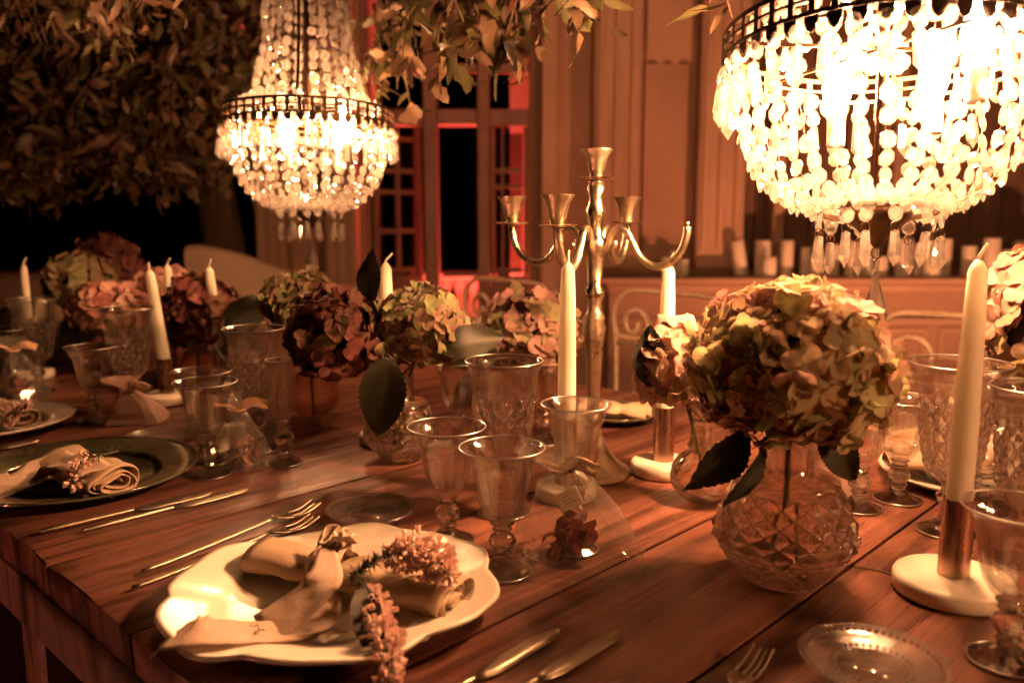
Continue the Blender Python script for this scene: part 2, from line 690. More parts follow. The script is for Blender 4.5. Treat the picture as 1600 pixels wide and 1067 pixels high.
MRA = basic('raffia', (0.70, 0.48, 0.30), (0.55, 0.34, 0.22), rough=0.9, trans=0.2)
MST = basic('stone_floor', (0.30, 0.17, 0.11), (0.20, 0.11, 0.07), rough=0.8, scale=4, bump=0.3)
MWL = basic('stucco', (0.42, 0.25, 0.175), (0.31, 0.18, 0.125), rough=0.85, scale=2.2, bump=0.35, bscale=26)
MWL2 = basic('stucco_pale', (0.46, 0.29, 0.20), (0.37, 0.22, 0.155), rough=0.85, scale=3.0, bump=0.3, bscale=30)
MWN = basic('niche_board', (0.20, 0.11, 0.07), (0.13, 0.07, 0.045), rough=0.8, scale=5, stretch=(3, 3, 0.4))
MDR = basic('door_paint', (0.32, 0.16, 0.12), (0.22, 0.10, 0.075), rough=0.6, scale=6, bump=0.15)
MPK = basic('plaster_inside', (0.62, 0.42, 0.34), (0.52, 0.34, 0.27), rough=0.8, scale=3)
MSF = basic('beige_canvas', (0.62, 0.45, 0.32), (0.54, 0.38, 0.27), rough=0.9, scale=8, bump=0.2, bscale=200)
MBK = basic('bark', (0.13, 0.075, 0.045), (0.05, 0.03, 0.02), rough=0.9, scale=14, stretch=(1, 1, 0.25), bump=0.8, bscale=30)
MLF = leaf_mat('oak_leaf', (0.12, 0.10, 0.04), (0.05, 0.05, 0.02), rough=0.45, trans=0.25, under=(0.17, 0.105, 0.06))
MHL = leaf_mat('hydrangea_leaf', (0.026, 0.024, 0.008), (0.014, 0.014, 0.005), rough=0.5, trans=0.15)
MSM = basic('green_stem', (0.16, 0.15, 0.05), (0.10, 0.09, 0.03), rough=0.5)
MBLK = basic('black_metal', (0.02, 0.018, 0.016), rough=0.5)
MBU = emis('bulb_light', LAMP_COL, BULB_W * 1.75)
MBU3 = emis('bulb_light_fill', LAMP_COL, BULB_W * 0.65)  # bulbs of the added chandelier that only supplies fill light
MBU2 = emis('bulb_light_dim', LAMP_COL, BULB_W * 0.40)
MRED = emis('red_lens', (1.0, 0.10, 0.05), 12.0)
MAMB = emis('amber_lens', (1.0, 0.30, 0.10), 12.0)
P_ROSE = petal_mat('petal_rose', [(0.36, 0.42, 0.16), (0.55, 0.33, 0.28), (0.62, 0.62, 0.30), (0.45, 0.22, 0.20), (0.50, 0.50, 0.26), (0.40, 0.42, 0.20)], (0.52, 0.22, 0.20), 0.38)
P_DARK = petal_mat('petal_dark', [(0.11, 0.055, 0.04), (0.19, 0.06, 0.055), (0.17, 0.16, 0.065)], (0.19, 0.045, 0.05), 0.2)
P_GREEN = petal_mat('petal_green', [(0.26, 0.29, 0.12), (0.36, 0.35, 0.17), (0.34, 0.20, 0.15), (0.24, 0.27, 0.11)], (0.40, 0.18, 0.15))
P_PINK = petal_mat('petal_pink', [(0.56, 0.28, 0.25), (0.60, 0.44, 0.32), (0.44, 0.17, 0.16)], (0.55, 0.2, 0.19))
P_MAUVE = petal_mat('petal_mauve', [(0.26, 0.17, 0.12), (0.34, 0.19, 0.17), (0.30, 0.28, 0.13), (0.22, 0.10, 0.09)], (0.34, 0.13, 0.13), 0.3)
P_PALE = petal_mat('petal_pale', [(0.64, 0.54, 0.36), (0.58, 0.38, 0.30), (0.50, 0.32, 0.25)], (0.55, 0.28, 0.24))


def bw(b, name, mat, parent, smooth=False, **kw):
    """build a mesh given in world coordinates under a parent"""
    mi = Matrix.LocRotScale(parent.location, parent.rotation_euler, None).inverted()
    b.v = [mi @ v for v in b.v]
    return b.build(name, mat, parent, smooth, **kw)


def X(px, Y):
    return D(px, 300, Y).x


def Z(py, Y):
    return D(800, py, Y).z


# ------------------------------------------------------------------ setting: ground, facade, parapet
g = B()
g.grid([[(-120 + 240 * i / 6, -60 + 240 * j / 6, 0) for j in range(7)] for i in range(7)])
g.f = [f[::-1] for f in g.f]
gr = g.build('ground', MST, smooth=False)
tag(gr, kind='structure')

YW = 4.2
fac = empty('facade', (1.4, YW, 0), label='red brown stucco house wall with pilasters and a candle ledge', cat='building')
TOPZ = 3.4
SILL = Z(432, YW - 0.12)
xl, xd0, xd1, xe = X(392, YW), X(562, YW), X(838, YW), 6.5
bw(B().box((xd1, YW + 0.1, 0), (X(1168, YW), YW + 0.5, TOPZ)), 'wall', MWL, fac)
bw(B().box((X(1168, YW) + 0.002, YW + 0.1, 0), (xe, YW + 0.5, SILL - 0.03)), 'wall', MWL, fac)
bw(B().box((X(1760, YW), YW + 0.1, SILL), (xe, YW + 0.5, TOPZ)), 'wall', MWL, fac)
bw(B().box((xl, YW + 0.1, 0), (xd0, YW + 0.5, TOPZ)), 'wall', MWL, fac)
bw(B().box((xl - 0.02, YW + 0.08, TOPZ), (xe + 0.02, YW + 0.52, TOPZ + 0.25)), 'cornice', MWL2, fac)
# pilasters with stepped fillets
for (p0, p1) in ((845, 868), (925, 998), (1088, 1162), (398, 446), (505, 556)):
    a, b_ = X(p0, YW), X(p1, YW)
    ww = b_ - a
    bw(B().cbox((a, YW - 0.03, SILL + 0.03 if p0 > 900 else 0.0), (b_, YW + 0.1, TOPZ - 0.01), 0.008), 'pilaster', MWL2, fac)
    if ww > 0.12:
        for q in (0.16, 0.5, 0.84):
            c = a + ww * q
            bw(B().cbox((c - ww * 0.085, YW - 0.042, SILL + 0.12 if p0 > 900 else 0.1), (c + ww * 0.085, YW - 0.0302, TOPZ - 0.1), 0.006), 'fillet', MWL2, fac)
# plaster panel between the pilasters, patched
bw(B().cbox((X(1006, YW), YW + 0.06, SILL + 0.05), (X(1080, YW), YW + 0.1, Z(95, YW)), 0.006), 'plaster_panel', MWL, fac)
pv = [X(1008, YW), X(1078, YW)]
jag = [(pv[0] + (pv[1] - pv[0]) * i / 10, YW + 0.052, Z(95, YW) + 0.012 * math.sin(i * 1.7) + R.uniform(-0.01, 0.01)) for i in range(11)]
top = [(p[0], p[1], TOPZ - 0.3) for p in jag]
bw(B().grid([jag, top]), 'plaster_patch', MWL2, fac, solid=0.012)
# ledge that carries the candles, moulded dado below
xs0 = X(935, YW)
bw(B().cbox((xs0, YW - 0.22, SILL - 0.028), (xe, YW + 0.45, SILL), 0.006), 'sill', MWL2, fac)
bw(B().cbox((xs0 + 0.03, YW - 0.15, SILL - 0.075), (xe, YW + 0.099, SILL - 0.0285), 0.012), 'moulding', MWL2, fac)
bw(B().cbox((xs0 + 0.05, YW - 0.08, 0.0), (xe, YW + 0.0985, SILL - 0.0755), 0.006), 'dado', MWL, fac)
bw(B().cbox((xs0 + 0.045, YW - 0.10, SILL - 0.23), (xe, YW - 0.0805, SILL - 0.20), 0.006), 'moulding', MWL2, fac)
for (p0, p1) in ((960, 1090), (1110, 1270), (1290, 1450), (1470, 1640)):
    a, b_ = X(p0, YW), X(p1, YW)
    for (c0, c1, c2, c3) in ((a, b_, SILL - 0.27, SILL - 0.25), (a, a + 0.02, 0.2, SILL - 0.2702), (b_ - 0.02, b_, 0.2, SILL - 0.2702)):
        bw(B().cbox((c0, YW - 0.095, c2), (c1, YW - 0.0805, c3), 0.004), 'panel_bead', MWL2, fac)
# boarded niche behind the candles
x = X(1168, YW)
while x < X(1760, YW):
    w_ = R.uniform(0.12, 0.17)
    bw(B().cbox((x + 0.003, YW + 0.34 + R.uniform(0, 0.012), SILL + 0.001), (min(x + w_, X(1760, YW)) - 0.003, YW + 0.40, TOPZ - 0.02), 0.005), 'board', MWN, fac)
    x += w_
for p0, p1 in ((1228, 1246), (1420, 1436)):
    bw(B().cbox((X(p0, YW), YW + 0.18, SILL + 0.001), (X(p1, YW), YW + 0.335, TOPZ - 0.02), 0.006), 'mullion', MWL2, fac)

# the tall glazed door in the wall
door = empty('glazed_door', ((xd0 + xd1) / 2, YW + 0.2, 0), label='tall red lit glazed double door standing ajar in the house wall', cat='door')
yd = YW + 0.15
zt0, zt1 = Z(196, yd), Z(170, yd)
for p0, p1, zz in ((562, 578, TOPZ), (662, 684, TOPZ), (746, 765, TOPZ), (826, 838, TOPZ)):
    bw(B().cbox((X(p0, yd) + 0.001, yd, 0), (X(p1, yd) - 0.001, yd + 0.10, zz - 0.05), 0.006), 'post', MDR, door)
for p0, p1 in ((578, 662), (684, 746), (765, 826)):
    bw(B().cbox((X(p0, yd), yd + 0.01, zt0), (X(p1, yd), yd + 0.09, zt1), 0.006), 'transom', MDR, door)
    bw(B().cbox((X(p0, yd), yd + 0.02, Z(112, yd)), (X(p1, yd), yd + 0.08, Z(98, yd)), 0.005), 'transom', MDR, door)


def leaf(p0, p1, bars, mids, ang, hinge):
    """a glazed leaf: stiles, rails, panes, bottom panel; turned about its hinge"""
    a, b_ = X(p0, yd), X(p1, yd)
    hx = a if hinge < 0 else b_
    M_ = Matrix.Translation((hx, yd + 0.05, 0)) @ Matrix.Rotation(ang, 4, 'Z') @ Matrix.Translation((-hx, -yd - 0.05, 0))
    zb = Z(432, yd)
    w_ = b_ - a
    for q0, q1 in [(0, 0.10), (0.90, 1.0)] + mids:
        bw(B().cbox((a + w_ * q0, yd + 0.03, zb), (a + w_ * q1, yd + 0.07, zt0 - 0.004), 0.004, M_), 'stile', MDR, door)
    for py in bars:
        bw(B().cbox((a + w_ * 0.141, yd + 0.034, Z(py, yd) - 0.013), (a + w_ * 0.859, yd + 0.066, Z(py, yd) + 0.013), 0.004, M_), 'rail', MDR, door)
    bw(B().cbox((a, yd + 0.025, 0.02), (b_, yd + 0.075, zb - 0.002), 0.005, M_), 'panel', MDR, door)
    zs = [zb + 0.02] + sorted(Z(py, yd) for py in bars) + [zt0 - 0.02]
    for z0, z1 in zip(zs, zs[1:]):
        bw(B().box((a + w_ * 0.142, yd + 0.048, z0 + 0.014), (a + w_ * 0.858, yd + 0.052, z1 - 0.014), M_), 'pane', MPN, door)


leaf(579, 662, (215, 266, 300, 362, 424), [(0.47, 0.55)], rad(30), -1)
leaf(766, 825, (266, 291, 424), [(0.28, 0.36)], rad(-10), 1)
bw(B().cbox((X(690, yd) + 0.002, yd + 0.02, Z(434, yd)), (X(746, yd) - 0.002, yd + 0.08, Z(426, yd)), 0.004), 'rail', MDR, door)

# the loggia behind the door
log = empty('loggia', (X(700, 5.4), 5.2, 0), label='red lit pier and vault seen through the open door', cat='building')
bw(B().cbox((X(797, 5.0), 5.0, 0), (X(833, 5.0), 5.3, TOPZ - 0.3), 0.01), 'pier', MPK, log)
bw(B().cbox((X(833, 5.0) + 0.002, 5.02, 0), (X(900, 5.0), 5.28, TOPZ - 0.3), 0.01), 'pier', MPK, log)
arc = []
for i in range(17):
    a = PI * i / 16
    arc.append((X(672, 5.6) + 0.95 * math.cos(a), 2.02 + 0.75 * math.sin(a)))
bw(B().grid([[(x_, y_, z_) for (x_, z_) in arc] for y_ in (4.75, 5.3, 5.9, 6.5)]), 'vault', MPK, log, solid=0.05)
bw(B().cbox((X(520, 6.5), 6.5, 0), (X(592, 6.5), 6.7, 3.1), 0.01), 'pier', MPK, log)
bal = B().lathe([(0, 0), (0.05, 0), (0.05, 0.03), (0.028, 0.05), (0.034, 0.09), (0.052, 0.17), (0.05, 0.24), (0.03, 0.33), (0.024, 0.37), (0.036, 0.39), (0.036, 0.41), (0.045, 0.42), (0.045, 0.45), (0, 0.45)], 14)
bal_me = bal.mesh('baluster', MPK)
yb = 5.55
zb1 = Z(437, yb)
bw(B().cbox((X(640, yb), yb - 0.1, zb1), (X(778, yb), yb + 0.1, zb1 + 0.05), 0.01), 'handrail', MPK, log)
for px in (674, 695, 716, 738, 757):
    inst('baluster', bal_me, log, loc=Vector((X(px, yb), yb, zb1 - 0.45)) - log.location)
bw(B().cbox((X(640, yb), yb - 0.1, 0), (X(778, yb), yb + 0.1, zb1 - 0.451), 0.01), 'plinth', MPK, log)


def uplight(loc, lens, col, energy, aim, cone, label):
    o = empty('floor_uplight', loc, label=label, cat='lamp', group='floor uplights')
    B().lathe([(0, 0), (0.05, 0), (0.055, 0.01), (0.055, 0.10), (0.05, 0.10), (0.05, 0.085), (0, 0.085)], 20).build('housing', MBLK, o, True, sharp=40)
    B().lathe([(0, 0.087), (0.048, 0.087)], 20).build('lens', lens, o)
    B().tube([(-0.065, 0, 0.0), (-0.065, 0, 0.06), (-0.056, 0, 0.06)], 0.006, 6).build('bracket', MBLK, o)
    l = bpy.data.lights.new('uplight', 'SPOT')
    l.energy = energy
    l.color = col
    l.spot_size = cone
    l.spot_blend = 0.9
    l.shadow_soft_size = 0.04
    lo = bpy.data.objects.new('uplight', l)
    COL.objects.link(lo)
    lo.parent = o
    lo.location = (0, 0, 0.095)
    d = (Vector(aim) - Vector(loc)).normalized()
    lo.rotation_euler = d.to_track_quat('-Z', 'Y').to_euler()
    return o


uplight((X(745, 4.75), 4.72, 0.0), MRED, (1.0, 0.12, 0.08), 170, (X(790, 5.1), 5.15, 2.2), rad(120), 'small black floor spotlight washing the loggia red behind the door')
uplight((1.75, 2.55, 0.0), MAMB, (1.0, 0.36, 0.16), 90, (1.7, 4.3, 1.55), rad(100), 'added unseen floor spotlight washing the candle ledge wall amber')  # added lamp, hidden behind the table, to brighten wall and ledge candles
uplight((0.45, 3.0, 0.0), MAMB, (1.0, 0.26, 0.13), 12, (0.75, 4.3, 1.7), rad(80), 'added unseen floor spotlight beside the glazed door')  # weak unseen lamp added to lift the wall near the door

uplight((-1.45, 0.35, 0.0), MAMB, (1.0, 0.30, 0.16), 22, (-1.3, 2.0, 1.9), rad(140), 'added fill floor spotlight out of view beside the table')  # unseen fill added to lighten the dark table side and lower leaves

# parapet and canvas loungers on the dark garden side
par = B()
par.cbox((-5.5, 4.55, 0), (xl - 0.004, 4.85, Z(428, 4.6)), 0.02)
pw = par.build('parapet_wall', MWL2, smooth=False)
tag(pw, 'low plastered parapet wall before the dark garden', 'wall')


def sofa(loc, rz, prof, label):
    """upholstered garden sofa: swept back, seat, arms, feet; prof = outline of the back's top edge in local x"""
    o = empty('garden_sofa', loc, rz, label, 'sofa', 'garden sofas behind the table')
    P = smooth_path([(x_, 0, z_) for x_, z_ in prof], 6)
    rows = []
    for y_, dz_ in ((-0.06, 0.0), (-0.075, 0.02), (-0.06, 0.3), (-0.045, 0.97), (-0.02, 1.0), (0.02, 1.0), (0.05, 0.97), (0.07, 0.3), (0.07, 0.0)):
        rows.append([(p.x, y_ + 0.006 * nz((p.x * 5, y_, dz_ * 3)), 0.36 + (p.z - 0.36) * dz_ + 0.004 * nz((p.x * 6, dz_, 1))) for p in P])
    b = B().grid(rows)
    n = len(P)
    b.f.append(tuple(k * n for k in range(9)))
    b.f.append(tuple(k * n + n - 1 for k in range(8, -1, -1)))
    b.build('backrest', MSF, o, True, sharp=60)
    x0, x1 = P[0].x, P[-1].x
    B().cbox((x0, -0.62, 0.12), (x1, -0.08, 0.42), 0.03).build('seat', MSF, o, False)
    for x_ in (x0 + 0.04, x1 - 0.04):
        for y_ in (-0.58, 0.03):
            B().cbox((x_ - 0.025, y_ - 0.025, 0), (x_ + 0.025, y_ + 0.025, 0.358 if y_ > 0 else 0.119), 0.004).build('foot', MWD, o, False)
    return o


ys = 3.55
sofa(Vector((X(289, ys), ys, 0)), 0, [(0, Z(384, ys)), (0.06, Z(383, ys)), (0.2, Z(395, ys)), (0.36, Z(416, ys)), (0.52, Z(435, ys)), (0.75, Z(450, ys)), (1.0, Z(456, ys))], 'beige garden sofa whose back sweeps up to a corner')
ys = 3.3
sofa(Vector((X(-60, ys), ys, 0)), 0, [(0, Z(482, ys)), (0.15, Z(478, ys)), (0.35, Z(465, ys)), (0.55, Z(450, ys)), (0.75, Z(444, ys))], 'beige garden sofa with low back at the far end')


# ------------------------------------------------------------------ tree
def leaf_mesh(name, L, W, mat, ns=5, curl=0.25, fold=0.25, teeth=0.0, twist=0.0, seed=0, nc=2, vein=0.0):
    rr = random.Random(seed)
    b = B()
    P, t = [], []
    ph = rr.uniform(0, 6)
    for i in range(ns + 1):
        q = i / ns
        wv = W * (math.sin(PI * min(1, q * 0.92 + 0.06)) ** 0.75) * (1 - 0.25 * q)
        if i == ns:
            wv = 0.0006
        row = []
        for j in range(-nc, nc + 1):
            s = j / nc
            tw = 1.0 + (teeth * (1 if (i % 2) else -1) if abs(s) == 1 and 0 < i < ns else 0)
            y = s * wv * 0.5 * tw
            z = fold * abs(y) - curl * L * q * q + 0.05 * W * math.sin(ph + q * 7 + s * 2) + vein * W * abs(math.sin(PI * (q * 7 - abs(s) * 1.6)))
            a = twist * q
            row.append((q * L, y * math.cos(a) - z * math.sin(a), y * math.sin(a) + z * math.cos(a)))
            t.append(abs(s))
        P.append(row)
    b.grid(P, t=t)
    return b.mesh(name, mat)


OAK = [leaf_mesh('oak_leaf', 0.062 * R.uniform(0.85, 1.15), 0.027 * R.uniform(0.8, 1.25), MLF, 6, R.uniform(0.05, 0.35), R.uniform(0.1, 0.5), 0.12, R.uniform(-0.6, 0.6), i, 1) for i in range(6)]
tree = empty('oak_tree', Vector((X(345, 4.35), 4.35, 0)), label='evergreen oak whose leafy branches hang over the table and chandeliers', cat='tree')
tb = tree.location
trunk = smooth_path([tb, tb + Vector((0.03, 0, 0.7)), tb + Vector((-0.04, -0.03, 1.5)), tb + Vector((0.0, -0.1, 2.3)), tb + Vector((-0.1, -0.2, 3.2))], 5)
bw(B().tube(trunk, [0.12 - 0.055 * i / (len(trunk) - 1) for i in range(len(trunk))], 12), 'trunk', MBK, tree, True)
LIMB = smooth_path([tb + Vector((0, -0.1, 2.2)), (-0.95, 3.2, 2.35), (-0.43, 1.85, 2.22), (0.0, 1.35, 2.2), (0.42, 0.98, 2.22), (1.1, 0.35, 2.3)], 6)
bw(B().tube(LIMB, [0.05 - 0.03 * i / (len(LIMB) - 1) for i in range(len(LIMB))], 9), 'limb', MBK, tree, True)
LIMB2 = smooth_path([tb + Vector((0, -0.1, 2.0)), (-1.5, 3.6, 2.15), (-1.6, 2.9, 2.2), (-1.4, 2.2, 2.25)], 6)
bw(B().tube(LIMB2, [0.05 - 0.03 * i / (len(LIMB2) - 1) for i in range(len(LIMB2))], 9), 'limb', MBK, tree, True)

clumps = []      # (tip point, hang direction, n leaves, leaf scale, spread)
edge = [(-120, 330), (0, 350), (40, 330), (85, 350), (140, 300), (185, 325), (240, 335), (300, 320), (345, 320), (380, 285), (400, 230), (430, 120), (470, 20)]
for i in range(300):
    px = R.uniform(-110, 430)
    lim = interp(edge, px) - 28
    py = lim - 20 - abs(R.gauss(0, 1)) * 150 if R.random() < 0.75 else lim - R.uniform(18, 40)
    if py < -140:
        py = R.uniform(-100, lim - 60)
    Y = R.uniform(2.7, 4.1)
    clumps.append((D(px, py, Y), 27, R.uniform(0.75, 1.12), 0.075))
for i in range(26):         # nearer sprays at the top left
    clumps.append((D(R.uniform(-40, 410), R.uniform(-60, 60), R.uniform(1.9, 2.5)), 18, 0.8, 0.10))
near = []
for (px, py, Y, n, s) in [(655, 60, 1.62, 9, 1.05), (690, 110, 1.55, 10, 1.1), (725, 95, 1.6, 10, 1.1), (700, 20, 1.7, 12, 1.1), (760, 40, 1.6, 12, 1.1), (790, 20, 1.55, 12, 1.15), (800, 85, 1.62, 8, 1.0),
                          (850, 20, 1.6, 10, 1.1), (905, 25, 1.5, 8, 1.15), (880, -20, 1.55, 10, 1.1), (930, -20, 1.55, 6, 1.1), (735, -25, 1.65, 14, 1.1), (660, -10, 1.8, 12, 1.0), (620, 110, 2.15, 14, 0.9), (590, 130, 2.2, 12, 0.8),
                          (615, 70, 2.2, 12, 0.9), (640, 130, 2.1, 10, 0.85), (570, 100, 2.25, 8, 0.8), (1145, -12, 1.5, 5, 1.0), (612, 5, 2.0, 5, 0.9)]:
    near.append((D(px, py + 10, Y), int(n * 2.1), s * (0.98 if Y < 1.9 else 0.85), 0.085))
leaves = []
twg = B()
for (c, n, s, spread), nr in [(q, False) for q in clumps] + [(q, True) for q in near]:
    pth = smooth_path([c + Vector((R.uniform(-0.08, 0.08), R.uniform(-0.05, 0.1), R.uniform(0.14, 0.25))), c + Vector((R.uniform(-0.03, 0.03), R.uniform(-0.03, 0.03), 0.07)), c + Vector((0, 0, -0.03))], 4)
    twg.tube(pth, [0.004, 0.0037, 0.0034, 0.003, 0.0027, 0.0024, 0.002, 0.0016, 0.001], 5)
    for q_ in (3, 5, 6):
        twg.tube([pth[q_], pth[q_] + Vector((R.gauss(0, 0.03), R.gauss(0, 0.03), R.uniform(-0.05, 0.0)))], [0.0018, 0.0008], 4)
    for k in range(n):
        q = R.random()
        b0 = pth[int(q * (len(pth) - 1))]
        d = Vector((R.gauss(0, 0.75), R.gauss(0, 0.75), R.gauss(-0.75, 0.5))).normalized()
        p = b0 + d * R.uniform(0, 0.03) + Vector((R.gauss(0, 1), R.gauss(0, 1), R.gauss(0, 0.8))) * spread * (0.25 if nr else 0.5)
        m = Matrix.Translation(p) @ d.to_track_quat('X', 'Z').to_matrix().to_4x4() @ Matrix.Rotation(R.uniform(-PI, PI), 4, 'X') @ Matrix.Diagonal((s * R.uniform(0.55, 1.25), s * R.uniform(0.55, 1.2), s)).to_4x4()
        leaves.append((nr, p.y, m, R.randrange(6)))
bw(twg, 'twig', MBK, tree, True)
bpy.data.objects['twig']['kind'] = 'stuff'


def inview(p):
    r = Matrix.Rotation(PITCH, 3, 'X') @ (p - Vector((0, 0, CZ)))
    if r.y < 0.1:
        return False
    return abs(r.x / r.y) < 0.6 and abs(r.z / r.y) < 0.41


leaves.sort(key=lambda q: (not q[0], q[1]))
mi = Matrix.Translation(-tb)
cnt = 0
rest = B()
for nr, _, m, k in leaves:
    if cnt < 300 and inview(m.translation):
        inst('leaf', OAK[k], tree, mat=mi @ m)
        cnt += 1
    else:
        me = OAK[k]
        rest.add([v.co for v in me.vertices], [tuple(f.vertices) for f in me.polygons], m, [a.value for a in me.attributes['edge'].data])
fo = bw(rest, 'foliage', MLF, tree, True)
fo['kind'] = 'stuff'

# ------------------------------------------------------------------ table
TU0, TU1, TV0, TV1 = 0.324, 1.60, -0.75, 3.70
tc_u, tc_v = (TU0 + TU1) / 2, (TV0 + TV1) / 2
table = empty('banquet_table', UV(tc_u, tc_v, 0), TROT, 'long rough table of dark cross-laid planks set for dinner', 'table')
gaps = [TV0, -0.55, -0.33, -0.09, 0.155, 0.385, 0.592, 0.842, 1.085, 1.31, 1.56, 1.79, 2.03, 2.26, 2.5, 2.74, 2.97, 3.21, 3.46, TV1]
hu = (TU1 - TU0) / 2
for i, (a, b_) in enumerate(zip(gaps, gaps[1:])):
    segs = [(-hu, hu)]
    if 0.1 < a < 0.2:
        segs = [(-hu, 0.03), (0.034, hu)]
    elif i % 5 == 3:
        segs = [(-hu, 0.31), (0.314, hu)]
    for (s0, s1) in segs:
        gp = R.choice((0.003, 0.0045, 0.006)) if not 0.3 < a < 0.5 else 0.006
        y0, y1 = a - tc_v + gp * 0.5, b_ - tc_v - gp * 0.6
        nj = 8
        dz = R.uniform(-0.0016, -0.0002)
        b = B()
        e0, e1 = R.uniform(-0.002, 0.003), R.uniform(-0.003, 0.004)
        rows = []
        cx, cyy = (s0 + s1) / 2, (y0 + y1) / 2
        for j in range(nj + 1):
            q = j / nj
            yy = y0 + (y1 - y0) * q - cyy
            jg0 = R.uniform(-0.002, 0.0025)
            c = 0.0018
            edge_dz = -0.003 if j in (0, nj) else 0.0
            xa, xb = s0 + e0 + jg0 - cx, s1 - e1 - R.uniform(-0.002, 0.002) - cx
            if s0 > -hu:
                xa = s0 - cx
            if s1 < hu:
                xb = s1 - cx
            rows.append([(xa + 0.002, yy, -0.046), (xa, yy, -c + edge_dz), (xa + c, yy, edge_dz + R.uniform(-0.0012, 0)), (xa + 0.05, yy, edge_dz), (0, yy, edge_dz), (xb - c, yy, edge_dz), (xb, yy, -c + edge_dz), (xb - 0.002, yy, -0.046)])
        b.grid(rows)
        nr = len(rows[0])
        b.f.append(tuple(range(nr - 1, -1, -1)))
        b.f.append(tuple(nj * nr + k for k in range(nr)))
        b.f.append(tuple(j * nr for j in range(nj + 1)) + tuple(j * nr + nr - 1 for j in range(nj, -1, -1)))
        b.f = [f[::-1] for f in b.f]
        o = b.build('plank', MW, table, True, loc=(cx, cyy, TZ + dz), sharp=35)
lv = (TV1 - TV0) / 2
for s_ in (-1, 1):
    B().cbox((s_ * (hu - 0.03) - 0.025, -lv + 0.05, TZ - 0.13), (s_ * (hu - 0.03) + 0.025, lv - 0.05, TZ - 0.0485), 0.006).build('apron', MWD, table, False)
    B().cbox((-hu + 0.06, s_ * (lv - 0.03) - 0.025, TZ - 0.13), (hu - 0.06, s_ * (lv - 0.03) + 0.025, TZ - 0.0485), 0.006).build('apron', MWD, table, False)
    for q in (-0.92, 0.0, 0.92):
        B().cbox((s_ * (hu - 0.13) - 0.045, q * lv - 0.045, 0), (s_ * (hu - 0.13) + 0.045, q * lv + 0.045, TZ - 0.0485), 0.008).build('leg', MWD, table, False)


# ------------------------------------------------------------------ chandeliers
def bead_mesh(seed):
    rr = random.Random(seed)
    b = B()
    vs = []
    n = 8
    for (r_, y) in ((0.55, -0.30), (1.0, -0.06), (1.0, 0.06), (0.55, 0.30)):
        for i in range(n):
            a = 2 * PI * (i + 0.5) / n
            vs.append((r_ * math.cos(a), y, r_ * math.sin(a)))
    fs = [tuple(range(n)), tuple(3 * n + i for i in range(n - 1, -1, -1))]
    for k in range(3):
        for i in range(n):
            j = (i + 1) % n
            fs.append((k * n + j, k * n + i, (k + 1) * n + i, (k + 1) * n + j))
    b.add(vs, fs)
    return b.mesh('bead', MCR, False)


BEAD = bead_mesh(1)


def spear_mesh():
    b = B()
    n = 6
    prof = [(0.0, 0.0), (0.22, -0.05), (0.30, -0.55), (0.34, -0.72), (0.0, -1.0)]
    b.lathe(prof, n)
    return b.mesh('prism', MCR, False)


SPEAR = spear_mesh()


